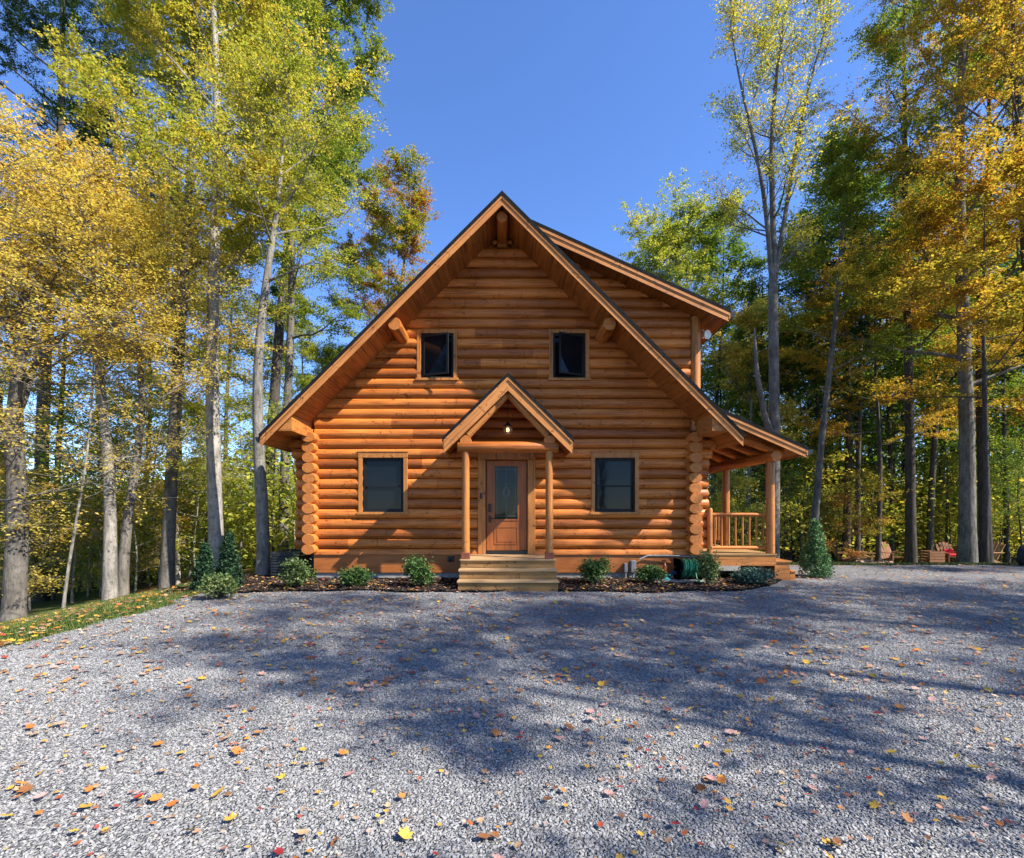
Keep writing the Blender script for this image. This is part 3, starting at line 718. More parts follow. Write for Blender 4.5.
def railing(p0, p1, newel=True):
    p0, p1 = Vector(p0), Vector(p1); d = p1-p0; ln = d.length; u = d/ln
    o = None
    for z, r in ((1.44, .042), (.71, .04)):
        mb = MB(); mb.tube([p0+Vector((0,0,z)), p0+d*.5+Vector((0,0,z+.004)), p1+Vector((0,0,z))], r, 10)
        q = mb.build('bottom_rail' if o else 'railing', M['log'] if abs(u.x) > .5 else M['log_y'], o or cabin, smooth=True); o = o or q
    n_ = int(ln/.15)
    for i in range(n_):
        q = p0 + d*((i+.7)/(n_+.2)); b = MB(); r = random.uniform(.021,.026)
        b.tube([(q.x, q.y, .70), (q.x+random.uniform(-.006,.006), q.y, 1.1), (q.x, q.y, 1.44)], r, 8); b.build('baluster', M['log_z'], o, smooth=True)
railing((4.53, -.08, 0), (PX-.05, -.12, 0)); railing((PX, 1.98, 0), (PX, 4.15, 0)); railing((PX, 4.25, 0), (PX, 6.55, 0))
mb = MB(); mb.tube([(4.53, -.08, .59), (4.53, -.08, 1.56), (4.53, -.08, 1.585)], [.06,.06,.045], 12); mb.build('newel_post', M['log_z'], cabin, smooth=True)

# ------------------------------------------------------------------ lamps on the house
t = thing('pendant_lantern', 'lit round glass pendant lantern hanging under the entry gable', 'lamp', (EX, -.62, 3.22))
mb = MB(); mb.tube([(0,0,.16), (0,0,.72)], .006, 6); mb.lathe((0,0,0), [(.0,.17),(.03,.165),(.045,.12),(.09,.085),(.095,.07),(.0,.072)], 16); mb.build('cap', M['black'], t, smooth=True)
mb = MB(); mb.lathe((0,0,0), [(.088,.07),(.105,.02),(.095,-.045),(.05,-.095),(0,-.105)], 18); mb.build('globe', M['clear'], t, smooth=True)
mb = MB(); mb.lathe((0,0,0), [(0,.055),(.025,.045),(.038,0),(.025,-.035),(0,-.045)], 12); mb.build('bulb', M['bulb'], t, smooth=True)
t = thing('wall_lantern', 'black wall lantern beside the log corner under the porch roof', 'lamp', (4.56, .42, 2.62))
mb = MB(); mb.lathe((0,0,0), [(0,.22),(.03,.20),(.10,.11),(.105,.09)], 4); mb.lathe((0,0,0), [(.075,-.15),(.03,-.18),(0,-.19)], 4); mb.tube([(0,0,.2),(-.05,0,.27),(-.2,0,.24)], .012, 6)
for k in range(4): mb.tube([(.10*cos(k*pi/2), .10*sin(k*pi/2), .095), (.075*cos(k*pi/2), .075*sin(k*pi/2), -.15)], .008, 5)
mb.build('cage', M['black'], t)
mb = MB(); mb.lathe((0,0,0), [(.085,.09),(.062,-.145)], 4); mb.build('glass', M['clear'], t)
for sg in (-1, 1):
    t = thing('spotlight', 'small dark spotlight %s of the short post under the ridge' % ('left' if sg < 0 else 'right'), 'lamp', (X0+sg*.165, -.10, 7.44), group='spotlights under the ridge')
    mb = MB(); mb.tube([(0,.09,.0),(0,.03,0),(0,-.02,0)], [.03,.055,.062], 14, cap=True); mb.build('housing', M['black'], t, smooth=True)
    mb = MB(); mb.tube([(0,-.021,0),(0,-.024,0)], [.05,.05], 14); mb.build('lens', M['endgrain'], t)
t = thing('floodlight', 'round white floodlight under the dormer eave', 'lamp', (4.50, .06, 5.47))
mb = MB(); mb.tube([(-.05,.05,.14),(-.02,.0,.03)], .02, 8); mb.tube([(-.03,.10,0),(-.01,.0,0),(0.02,-.06,-.01)], [.04,.075,.10], 16); mb.build('housing', M['white'], t, smooth=True)
mb = MB(); mb.tube([(0.02,-.061,-.01),(0.022,-.07,-.011)], [.088,.07], 16); mb.build('lens', M['white'], t)

# ------------------------------------------------------------------ things along the foot of the wall
t = thing('hose_reel', 'black hose reel wound with green garden hose at the cabin corner', 'hose reel', (3.90, -.42, .04))
mb = MB()
for xx in (-.22, .24): frame(mb, xx-.02, xx+.02, 0, .46, -.16, .04, .3)
mb.tube([(-.27,0,.28),(.29,0,.28)], .03, 10); mb.box(-.22, .24, .10, .13, .40, .44); mb.build('frame', M['black'], t)
mb = MB()
for k in range(7):
    xx = -.145 + k*.055; r = .165 + (.02 if k%2 else 0); ph = random.uniform(-.02,.02)
    mb.tube([(xx+.02*sin(a)+ph, -.02+r*cos(a), .26+r*sin(a)*1.02) for a in np.linspace(0, 2*pi, 25)], .021, 7, cap=False)
    r -= .03; mb.tube([(xx+.027+.02*sin(a), -.02+r*cos(a), .26+r*sin(a)) for a in np.linspace(0, 2*pi, 25)], .02, 7, cap=False)
mb.tube([(.1,-.19,.2),(.12,-.23,.05),(.2,-.3,.015),(.05,-.34,.015)], .018, 7); mb.build('hose', M['hose'], t, smooth=True)
mb = MB(); mb.tube([(-.20,.28,.50),(-.75,.30,.50),(-.95,.27,.42)], .018, 8); mb.tube([(.25,.26,.47),(-.2,.28,.50)], .016, 8); mb.build('water_pipe', M['pvc'], t, smooth=True)
o = MB(); o.tube([(3.60+.10*cos(a)*1, -.45-.03*sin(a), .13+.10*sin(a)) for a in np.linspace(0,2*pi,21)], .016, 7, cap=False); o.tube([(3.61+.075*cos(a)*1, -.47-.03*sin(a), .12+.075*sin(a)) for a in np.linspace(0,2*pi,21)], .016, 7, cap=False)
tag(o.build('coiled_hose', M['bluehose'], None, True), 'small dark blue coiled hose leaning beside the green hose reel', 'hose')
mb = MB(); mb.lathe((3.44,-.5,.035), [(.0,.0),(.09,.0),(.10,.02),(.06,.045),(.03,.07),(0,.075)], 14); mb.tube([(3.44,-.5,.12),(3.44,-.5,.16)], .012, 6); mb.tube([(3.36,-.5,.16),(3.52,-.5,.16)], .012, 6)
tag(mb.build('lawn_sprinkler', M['teal'], None, True), 'teal lawn sprinkler on the mulch left of the hose reel', 'sprinkler')
t = thing('garden_tap', 'metal garden tap on a post left of the hose reel', 'tap', (3.47,-.2,.0))
mb = MB(); mb.tube([(0,0,0),(0,0,.40)], .018, 8); mb.tube([(0,0,.38),(0,-.08,.38),(0,-.11,.32)], .016, 8); mb.build('pipe', M['bronze'], t, True)
mb = MB(); mb.lathe((0,-.04,.43), [(0,0),(.045,.0),(.045,.02),(0,.02)], 10); mb.build('valve_wheel', M['black'], t)
mb = MB(); mb.box(3.10, 4.25, -.72, -.25, .01, .065, b=.02); tag(mb.build('stone_pad', M['slab']), 'flat pale stone pad under the hose reel', 'stone')
for xx, ww, hh, lb in ((2.66,.07,.34,'narrow grey electrical conduit box on the skirt board left of its wider twin'), (2.83,.11,.40,'wider grey electrical box standing right of the narrow conduit box')):
    t = thing('electrical_box', lb, 'utility box', (xx, -.10, .03), group='electrical boxes on the wall')
    mb = MB(); mb.box(-ww/2, ww/2, -.05, .045, .14, hh, b=.008); mb.build('cover', M['pvc'], t)
    mb = MB(); mb.tube([(-.0,0,-.05),(0,0,.14)], .02, 8); mb.tube([(ww*.3,.01,-.05),(ww*.3,.01,.14)], .012, 8); mb.build('conduit', M['pvc'], t, True)
def ac_unit(x, y, z, w_, h_, label):
    t = thing('air_conditioner', label, 'air conditioner', (x, y, z), group='air conditioners beside the cabin')
    mb = MB(); r = w_/2
    sq = lambda rr, zz: [(rr*max(-1,min(1,1.35*cos(a)))*1.0, rr*max(-1,min(1,1.35*sin(a))), zz) for a in np.linspace(0, 2*pi, 33)[:-1]]
    rings = []; zz = .03
    nl = int(h_/.065)
    for i in range(nl):
        rings += [sq(r*.955, zz), sq(r, zz+.012), sq(r, zz+.045)]; zz += (h_-.05)/nl
    rings += [sq(r*1.01, h_-.03), sq(r*1.01, h_), sq(r*.86, h_+.02), sq(r*.3, h_+.05)]
    n_ = 32; vs = [p for rg in rings for p in rg]
    fs = [(i*n_+k, i*n_+(k+1)%n_, (i+1)*n_+(k+1)%n_, (i+1)*n_+k) for i in range(len(rings)-1) for k in range(n_)] + [tuple((len(rings)-1)*n_+k for k in range(n_))]
    mb.add(vs, fs); mb.build('casing', M['acmetal'], t)
    mb = MB()
    for rr in (.12,.2,.28): mb.tube([(rr*cos(a), rr*sin(a), h_+.065-.1*rr) for a in np.linspace(0,2*pi,25)], .006, 5, cap=False)
    mb.build('fan_guard', M['black'], t)
    mb = MB(); mb.box(-r*1.12, r*1.12, -r*1.12, r*1.12, -.25, .02, b=.01); mb.build('base_pad', M['slab'], t)
ac_unit(-4.95, .42, -.08, .68, .66, 'large charcoal air conditioner between the pale trunk and the cabin corner')
ac_unit(-5.05, 2.5, -.02, .70, .72, 'charcoal air conditioner partly hidden behind the large one')

# ------------------------------------------------------------------ foliage
def leaf_quads(C, size, flat=.35, rng=RNG, droop=0.0):
    """kite shaped leaves at the points C"""
    k = len(C); s = size*rng.uniform(.6, 1.3, k)
    nrm = rng.normal(0, 1, (k,3)); nrm[:,2] = np.abs(nrm[:,2]) + (1-flat)*2.0; nrm /= np.linalg.norm(nrm, axis=1)[:,None]
    t = rng.normal(0, 1, (k,3)); t[:,2] -= droop; t -= nrm*(t*nrm).sum(1)[:,None]; t /= np.linalg.norm(t, axis=1)[:,None]
    b = np.cross(nrm, t)
    a = s[:,None]
    fold = nrm*a*.10
    V = np.stack([C - t*a*.5, C - t*a*.02 + b*a*.36 + fold, C + t*a*.55, C - t*a*.02 - b*a*.36 + fold], 1).reshape(-1, 3)
    return V
def make_tree(name, seed, H, r0, bare, reach, nl, lean=(0,0), leaf=.14, leaves=14000, barkm='bark_grey', leafm='green', loc=(0,0,0), flat=.30, clump=.44, up=35, fork=None,
              label=None, group=None, sub=5, top_w=.35, droop=0.2, snag=False, wander=.25, bend=0):
    rng = np.random.default_rng(seed); wood_ = MB(); cl = []
    def path(p, d, ln, n_, curl, nz):
        pts = [Vector(p)]; d = Vector(d).normalized()
        for i in range(n_):
            d = (d + Vector(rng.normal(0, nz, 3)) + Vector((0,0,curl))).normalized(); pts.append(pts[-1] + d*ln/n_)
        return pts
    def branch(p, d, ln, r, lvl):
        pts = path(p, d, ln, 5 if lvl == 1 else 3, .07 if lvl == 1 else .02, .13 if lvl == 1 else .2)
        n_ = len(pts); wood_.tube(pts, [r*(1-.85*i/(n_-1)) for i in range(n_)], 6 if lvl == 1 else 4, cap=False)
        if lvl == 1:
            for j in range(sub):
                u = .28 + .72*(j+rng.uniform(0,.9))/sub; i = min(n_-2, int(u*(n_-1))); q = pts[i].lerp(pts[i+1], u*(n_-1)-i)
                dd = (pts[i+1]-pts[i]).normalized(); az = rng.choice((-1,1))*rng.uniform(.5,1.25)
                dd = Matrix.Rotation(az, 3, 'Z') @ dd; dd.z += rng.uniform(-.15,.35)
                branch(q, dd, ln*rng.uniform(.28,.48)*(1.15-.4*u), max(.008, r*.35), 2)
            cl.append((pts[-1], (pts[-1]-pts[-2]).normalized()))
        else:
            for q in range(len(pts)-1): cl.append((pts[q+1], (pts[q+1]-pts[q]).normalized()))
    def stem(base, height, rb, leanv, b0, nl_, reach_, flare=True, t0=0):
        n_ = 14; ph = rng.uniform(0, 6, 2); pts = []; rad = []
        for i in range(n_+1):
            t = i/n_; wv = wander*sin(pi*t)
            pts.append(Vector(base) + Vector((leanv[0]*t**1.15 + wv*sin(ph[0]+t*4) - wv*sin(ph[0])*(1-t) + bend*sin(pi*t), leanv[1]*t + wv*sin(ph[1]+t*3.4) - wv*sin(ph[1])*(1-t), height*t)))
            rad.append(rb*((1-t)**.72*.96 + .04) * (1 + (.24*math.exp(-t*height/.28) if flare else 0)))
        wood_.tube(pts, rad, 12, cap=True)
        tb = b0/height
        for i in range(nl_):
            s = ((i+rng.uniform(0,.8))/nl_)**.9; t = tb + (1-tb)*.98*s
            j = min(n_-1, int(t*n_)); p = pts[j].lerp(pts[j+1], t*n_-j)
            prof = (.62+.75*s)*(1-s)**.55*1.25 + top_w*.35
            az = i*2.399 + rng.uniform(-.5,.5); el = R(up*.55 + up*.9*s + rng.uniform(-14,14))
            branch(p, (cos(az)*cos(el), sin(az)*cos(el), sin(el)), reach_*prof*rng.uniform(.65,1.15), max(.012, rb*((1-t)**.7)*.42), 1)
        cl.append((pts[-1], Vector((0,0,1)))); return pts
    if fork:
        fz, forks = fork
        pts = []; wood_.tube([(0,0,-.3),(0,0,0),(.02,0,.25),(wander*.3,.03,fz*.5),(0,0,fz+.1)], [r0*1.45,r0*1.35,r0*1.08,r0*.96,r0*.85], 12, cap=False)
        for (lx, ly, hh, rr, nn) in forks: stem((0,0,fz-.05), hh, r0*rr, (lx,ly), max(.6, bare-fz), nn, reach, False)
        if snag: wood_.tube([(0,0,4.4),(-.30,0,5.3),(-.55,.03,6.8),(-.62,.05,8.3)], [r0*.75,r0*.55,r0*.48,r0*.14], 8)
    else:
        stem((0,0,-.25), H, r0, lean, bare, nl, reach)
    t = thing(name, label, 'tree', loc, 0, group)
    C = np.array([p[:] for p, _ in cl]); D = np.array([q[:] for _, q in cl]); k = len(C)
    nt = rng.integers(3, 8, k); TC = np.repeat(C, nt, 0); TD = np.repeat(D, nt, 0)*.75 + rng.normal(0, 1, (nt.sum(), 3))*np.array([.75, .75, .75*flat + .12])
    TD /= np.linalg.norm(TD, axis=1)[:,None]; TL = clump*rng.uniform(.7, 2.3, len(TC))
    for q in range(0, len(TC), 2):
        p0 = Vector(TC[q]); p1 = p0 + Vector(TD[q])*float(TL[q])*.8; wood_.tube([p0, p1], [.0055, .0025], 3, cap=False)
    wo = wood_.build('trunk', M[barkm], t, smooth=True)
    wgt = TL*rng.uniform(.3, 1.7, len(TC)); cnt = rng.poisson(leaves*wgt/wgt.sum())
    P = np.repeat(TC, cnt, 0); m = len(P); u = rng.uniform(.1, 1.05, m)**.8
    P = P + np.repeat(TD*TL[:,None], cnt, 0)*u[:,None] + rng.normal(0, 1, (m,3))*leaf*np.array([.9,.9,.55])
    P[:,2] -= .12*u*u
    V = leaf_quads(P, leaf, flat, rng, droop)
    cr = np_mesh('crown', V, np.arange(4*m).reshape(-1,4), L[leafm], t)
    return t
def place(o, px, d, rz=None, sc=1.0, leafm=None, barkm=None, dz=0.0):
    x = pX(px, d); y = d - DC; o.location = (x, y, gz(x, y) - .03 + dz)
    if rz is not None: o.rotation_euler = (0, 0, rz)
    o.scale = (sc, sc, sc*random.uniform(.94, 1.06))
    for ch in o.children:
        mt = L.get(leafm) if ch.name.startswith('crown') else M.get(barkm)
        if mt:
            ch.material_slots[0].link = 'OBJECT'; ch.material_slots[0].material = mt
    return o

# --- trees with a look of their own
def hero(px, d, seed, label, **kw):
    t = make_tree(kw.pop('name', 'maple_tree'), seed, label=label, **kw)
    return place(t, px, d)
hero(13, 10.3, 11, 'thick brown-grey tree forking at head-high branches beside the left edge of the photo', H=9, r0=.19, bare=4.9, reach=2.9, nl=14, leafm='yellow', barkm='bark_grey', fork=(4.4, [(.6,.3,4.1,.72,11),(-1.2,.8,3.7,.6,9),(1.3,1.4,3.4,.42,7)]), leaves=27995, leaf=0.062)
hero(110, 11.0, 12, 'pale smooth trunk leaning left, left one of the close pair on the lawn edge', H=8.8, r0=.15, bare=5.2, reach=2.9, nl=14, lean=(-.75,.4), leafm='yellow', barkm='bark_pale', leaves=23655, leaf=0.062)
hero(122.5, 12.0, 13, 'mottled brown trunk touching the pale leaning trunk on its right side', H=9.2, r0=.13, bare=5.9, reach=2.6, nl=12, lean=(-.4,.4), leafm='yellow', barkm='bark_grey', leaves=18197, leaf=0.062)
hero(166, 12.6, 14, 'straight trunk with peeling brown patches left of the white-barked tree', H=18.5, r0=.165, bare=8.5, reach=2.6, nl=16, lean=(.3,.8), leafm='yellowgreen', barkm='bark_grey', leaves=63537, leaf=0.062)
hero(217, 12.0, 15, 'tall white-barked tree rising behind the two small dark spruces', H=21, r0=.18, bare=8.2, reach=3.3, nl=22, lean=(-.9,.6), leafm='yellowgreen', barkm='bark_pale', leaves=92860, leaf=0.062, name='birch_tree')
hero(263, 11.2, 16, 'pale grey trunk nearest the left corner of the cabin', H=11.2, r0=.15, bare=6.8, reach=2.5, nl=15, lean=(.25,.5), leafm='yellowgreen', barkm='bark_pale', leaves=21112, leaf=0.059)
hero(283, 16.5, 17, 'darker trunk just behind the pale one by the cabin corner', H=20, r0=.17, bare=7.5, reach=3.0, nl=16, leafm='olive', barkm='bark_grey', leaves=58650, leaf=0.071)
hero(262, 19.5, 18, 'very tall olive green tree leaning right above the cabin roof', H=27.5, r0=.24, bare=12, reach=3.6, nl=24, lean=(2.9,.5), leafm='olive', barkm='bark_dark', leaves=117300, leaf=0.080, clump=0.51)
hero(397, 24, 19, 'orange-tipped maple with two pale stems rising behind the left roof slope', H=20, r0=.2, bare=11.0, reach=3.5, nl=14, leafm='orangetip', barkm='bark_pale', fork=(6.5, [(.7,0,13.2,.7,13),(-.5,.5,11,.55,8)]), leaves=67200, leaf=0.083)
hero(330, 26, 20, 'small green maple glowing behind the left eave', H=12.5, r0=.13, bare=4, reach=3.0, nl=14, leafm='lime', barkm='bark_grey', leaves=48873, leaf=0.089)
hero(40, 17.5, 21, 'tall dark green tree towering over the yellow maples at upper left', H=25, r0=.24, bare=9.8, reach=3.4, nl=34, lean=(.8,0), leafm='darkgreen', barkm='bark_dark', leaves=172036, leaf=0.054, up=8, name='hemlock_tree')
hero(773, 16.6, 22, 'sparse tall tree with a broken bare snag standing behind the porch', H=21, r0=.175, bare=10.4, reach=2.3, nl=14, leafm='yellowgreen', barkm='bark_grey', fork=(9.6, [(.8,.3,12.2,.62,16),(-1.5,0,9.6,.5,14),(2.7,.6,11.4,.48,14)]), leaves=23215, leaf=0.068, up=58, clump=0.36, snag=True)
hero(812, 18.5, 23, 'slender grey trunk leaning right beside the corner of the porch roof', H=17, r0=.14, bare=8, reach=2.4, nl=14, lean=(1.3,0), leafm='olive', barkm='bark_grey', leaves=39100, leaf=0.074)
hero(911, 19.5, 24, 'straight slim trunk between the brown garden chairs and the wooden crate', H=23, r0=.19, bare=8, reach=3.2, nl=20, lean=(-.3,0), leafm='olive', barkm='bark_dark', leaves=54740, leaf=0.074)
hero(967, 17.5, 25, 'thickest grey trunk at right with a huge amber crown', H=24, r0=.265, bare=6.5, reach=5.0, nl=26, lean=(-.5,-.6), leafm='gold', barkm='bark_grey', leaves=101660, leaf=0.054, clump=0.59)
hero(986, 19, 26, 'dark trunk pressed close behind the thickest grey trunk', H=21, r0=.21, bare=8, reach=3.0, nl=16, leafm='olive', barkm='bark_dark', leaves=53760, leaf=0.074)
hero(676, 29, 27, 'broad round green tree rising alone behind the dormer roof', H=19.3, r0=.24, bare=7.5, reach=5.2, nl=24, leafm='lime', barkm='bark_grey', leaves=92860, leaf=0.106, clump=0.64, up=45, top_w=.9)
hero(1040, 15, 28, 'amber maple reaching in over the right edge of the photo', H=20, r0=.2, bare=7, reach=4.2, nl=20, lean=(-1.0,0), leafm='gold', barkm='bark_dark', leaves=70378, leaf=0.071)
hero(62, 10.4, 31, 'low yellow maple spreading flat sprays across the left trunks', H=8.6, r0=.034, bare=2.6, reach=3.3, nl=22, lean=(.5,.4), leafm='yellow', barkm='bark_pale', leaves=22240, leaf=0.054, flat=.12, up=12, clump=0.51, wander=.1)
hero(-25, 8.8, 32, 'yellow maple leaning in from beyond the left edge of the photo', H=8.4, r0=.08, bare=2.4, reach=3.1, nl=20, lean=(.3,.2), leafm='yellow', barkm='bark_grey', leaves=16679, leaf=0.054, flat=.12, up=12, clump=0.47)
hero(178, 15.2, 33, 'thin pale sapling tree with yellow-green layers between the mid-left trunks', H=11.5, r0=.075, bare=2.2, reach=3.2, nl=22, leafm='yellowgreen', barkm='bark_pale', leaves=37167, leaf=0.059, flat=.12, up=12, clump=0.51, wander=.1)
hero(878, 21, 34, 'mid-height orange maple spreading layers in front of the right-hand wood', H=13.5, r0=.11, bare=5.5, reach=4.0, nl=18, leafm='gold', barkm='bark_dark', leaves=68425, leaf=0.074, flat=.15, up=14, clump=0.51)
hero(985, 14.6, 35, 'low amber maple spreading flat sprays in front of the thick trunk', H=11.5, r0=.09, bare=4.6, reach=4.0, nl=16, leafm='gold', barkm='bark_dark', leaves=50829, leaf=0.083, flat=.15, up=14, clump=0.51)
hero(846, 24, 36, 'full mid-green tree filling the gap between the forked tree and the amber crown', H=17.5, r0=.2, bare=6.5, reach=4.2, nl=22, leafm='green', barkm='bark_dark', leaves=32000, leaf=.125, clump=.5)
hero(748, 25, 37, 'small orange-yellow maple glowing behind the trunk of the forked tree', H=13.5, r0=.12, bare=6, reach=2.4, nl=14, leafm='yellow', barkm='bark_grey', leaves=13000, leaf=.12, clump=.45)

# --- the wood behind: copies of a few trees, each an object of its own
protos = [make_tree('wood_tree', 51, 21, .17, 8, 3.0, 16, leaves=19550, leaf=0.132, barkm='bark_dark', leafm='green', sub=4, clump=.5),
          make_tree('wood_tree', 52, 23, .19, 7, 3.3, 18, leaves=21250, leaf=0.132, barkm='bark_dark', leafm='green', sub=4, lean=(.7,.3), clump=.5),
          make_tree('wood_tree', 53, 18, .14, 5, 2.8, 18, leaves=19550, leaf=0.128, barkm='bark_dark', leafm='green', sub=4, lean=(-.5,.2), clump=.5)]
sapl = [make_tree('sapling', 61, 5.6, .04, 1.2, 1.9, 15, leaves=7140, leaf=0.076, barkm='bark_pale', leafm='lime', sub=4, flat=.15, up=18, clump=.34, wander=.12, droop=.1),
        make_tree('sapling', 62, 4.2, .032, .5, 1.5, 15, leaves=6120, leaf=0.072, barkm='bark_pale', leafm='lime', sub=4, flat=.15, up=22, clump=.34, wander=.12, droop=.1)]
rnd = random.Random(5)
def spread(lst, prs, fmt, group):
    used = getattr(spread, 'used', set()); spread.used = used
    lst = sorted(lst, key=lambda q: q[0])
    for i, (px, d, lm, bm_, sc) in enumerate(lst):
        p = prs[rnd.randrange(len(prs))]
        if p.name in used: o = copy_tree(p)
        else: o = p; used.add(p.name)
        place(o, px, d, rnd.uniform(0, 6.28), sc, lm, bm_)
        tag(o, fmt(i, lm), 'tree', group)
CN = {'green':'green','olive':'olive green','lime':'bright green','yellowgreen':'yellow-green','yellow':'yellow','gold':'amber','rust':'orange-brown','darkgreen':'dark green','orangetip':'orange-tipped'}
lw = []
for i in range(10):
    px = -75 + i*43 + rnd.uniform(-9, 9); d = rnd.choice((20.5, 22, 24, 27, 30)) + rnd.uniform(-1.2,1.2)
    if px > 190: d = max(d, 22)
    lw.append((px, d, rnd.choice(('lime','yellowgreen','yellow','olive','lime','yellowgreen','lime')), rnd.choice(('bark_grey','bark_dark','bark_dark')), rnd.uniform(.72,.95) if px < 210 else rnd.uniform(.55,.68)))
spread(lw, protos, lambda i, lm: '%s tree of the left wood, %s' % (CN[lm], nth(i)), 'background trees of the left wood')
rw = []
for i in range(31):
    px = 712 + i*12.2 + rnd.uniform(-5, 5); d = (24.5, 29, 34, 26.5, 31, 38)[i % 6] + rnd.uniform(-1.2,1.2)
    if px < 760: d = max(d, 27)
    rw.append((px, d, rnd.choice(('green','olive','green','olive','green','darkgreen','yellowgreen')), 'bark_dark', rnd.uniform(.72,.92) if px < 800 else rnd.uniform(.82,1.05)))
spread(rw, protos, lambda i, lm: '%s slim tree of the right wood, %s' % (CN[lm], nth(i)), 'background trees of the right wood')
ls = [(-20,10.5,'yellow'),(30,13.5,'yellow'),(72,14.5,'lime'),(88,17,'lime'),(135,14,'gold'),(150,18,'lime'),(196,15,'lime'),(205,19,'lime'),(240,16,'lime'),(254,20,'yellowgreen'),(296,19,'lime'),(18,17,'yellow'),(120,20,'lime'),(180,21,'yellowgreen'),(228,22,'lime'),(52,18.5,'lime'),(100,15.5,'lime'),(160,15.5,'yellowgreen'),(190,18,'lime'),(-5,14,'yellow'),(245,23,'lime'),(272,21,'lime'),(310,23,'lime')]
spread([(px, d, lm, 'bark_pale', rnd.uniform(.8,1.15)) for px, d, lm in ls], sapl, lambda i, lm: 'thin pale-stemmed sapling with %s leaves under the left trees, %s' % (CN[lm], nth(i)), 'saplings under the left trees')
rs = [(700,18,'yellowgreen'),(738,16.5,'yellowgreen'),(790,21,'olive'),(838,19.5,'rust'),(856,20,'gold'),(880,27,'yellowgreen'),(925,28,'olive'),(950,26,'yellowgreen'),(1000,24,'olive'),(1022,22,'olive'),(722,23,'olive'),(812,25,'yellowgreen'),(900,30,'olive'),(975,30,'olive')]
spread([(px, d, lm, 'bark_dark', rnd.uniform(.6,.8) if d < 21 else rnd.uniform(.9,1.2)) for px, d, lm in rs], sapl, lambda i, lm: 'low %s sapling under the right-hand trees, %s' % (CN[lm], nth(i)), 'saplings under the right trees')

# --- the far wood that reads as one mass
def far_wood(name, px0, px1, d0, d1, nt, hmin, hmax, leafm, label, seed, perc=420, size=.34):
    rng = np.random.default_rng(seed); wd = MB(); P = []
    for i in range(nt):
        px = px0 + (px1-px0)*(i+rng.uniform(0,1))/nt; d = rng.uniform(d0, d1); x, y = pX(px, d), d - DC; z = gz(x, y); h = rng.uniform(hmin, hmax)
        lx = rng.normal(0, .5); tr = min(1, h/12); wd.tube([(x,y,z-.2),(x+lx*.4,y,z+h*.5),(x+lx,y,z+h*.92)], [rng.uniform(.12,.2)*tr, .09*tr, .02], 6, cap=False)
        nc = 16; sp = min(1.7, .35+h*.13); c = np.stack([x + rng.normal(0,sp,nc), y + rng.normal(0,sp,nc), z + h*(.16 + .80*rng.uniform(0,1,nc)**.85)], 1)
        c = np.repeat(c, perc//nc, 0); P.append(c + rng.normal(0,1,c.shape)*np.array([.85,.85,.4])*min(1, .3+h*.08))
    P = np.concatenate(P); V = leaf_quads(P, size, .5, rng)
    Vw = np.array(wd.v); Qw = np.array(wd.f); 
    V2 = np.concatenate([V, Vw]); Q = np.concatenate([np.arange(len(V)).reshape(-1,4), Qw + len(V)])
    mi = np.concatenate([np.zeros(len(V)//4, int), np.ones(len(Qw), int)])
    o = np_mesh(name, V2, Q, [L[leafm], M['bark_dark']], mi=mi); return tag(o, label, 'wood', kind='stuff')
far_wood('far_wood', -260, 330, 30, 55, 75, 7, 13, 'lime', 'far green wood showing between the trunks left of the cabin', 71)
far_wood('far_wood', 700, 1300, 38, 66, 115, 15, 23, 'green', 'far green wood showing between the trunks right of the porch', 72)
far_wood('far_wood', 690, 1200, 32, 58, 100, 4, 9, 'yellowgreen', 'pale yellow-green undergrowth deep in the right-hand wood', 73)
far_wood('far_wood', -200, 330, 27, 50, 85, 4, 8, 'lime', 'pale green undergrowth deep in the left-hand wood', 74)

far_wood('undergrowth', -170, 318, 15, 29, 75, 2.2, 6.5, 'lime', 'bright green undergrowth filling the gaps between the left trunks', 75, 520, .17)
far_wood('undergrowth', 705, 1120, 24.5, 33, 60, 2.0, 6.5, 'yellowgreen', 'yellow-green undergrowth behind the garden chairs', 76, 460, .2)
far_wood('undergrowth', 705, 1100, 26, 38, 45, 6, 13, 'green', 'mid-green leafy growth between the dark trunks at right', 77, 520, .22)

far_wood('far_wood', 300, 720, 46, 75, 40, 6, 9, 'lime', 'low far wood standing behind the cabin', 78)
far_wood('far_wood', 1080, 1900, 26, 60, 90, 12, 22, 'green', 'wood carrying on past the right edge of the photo', 79)
far_wood('far_wood', -900, -150, 22, 50, 70, 9, 17, 'lime', 'wood carrying on past the left edge of the photo', 80)

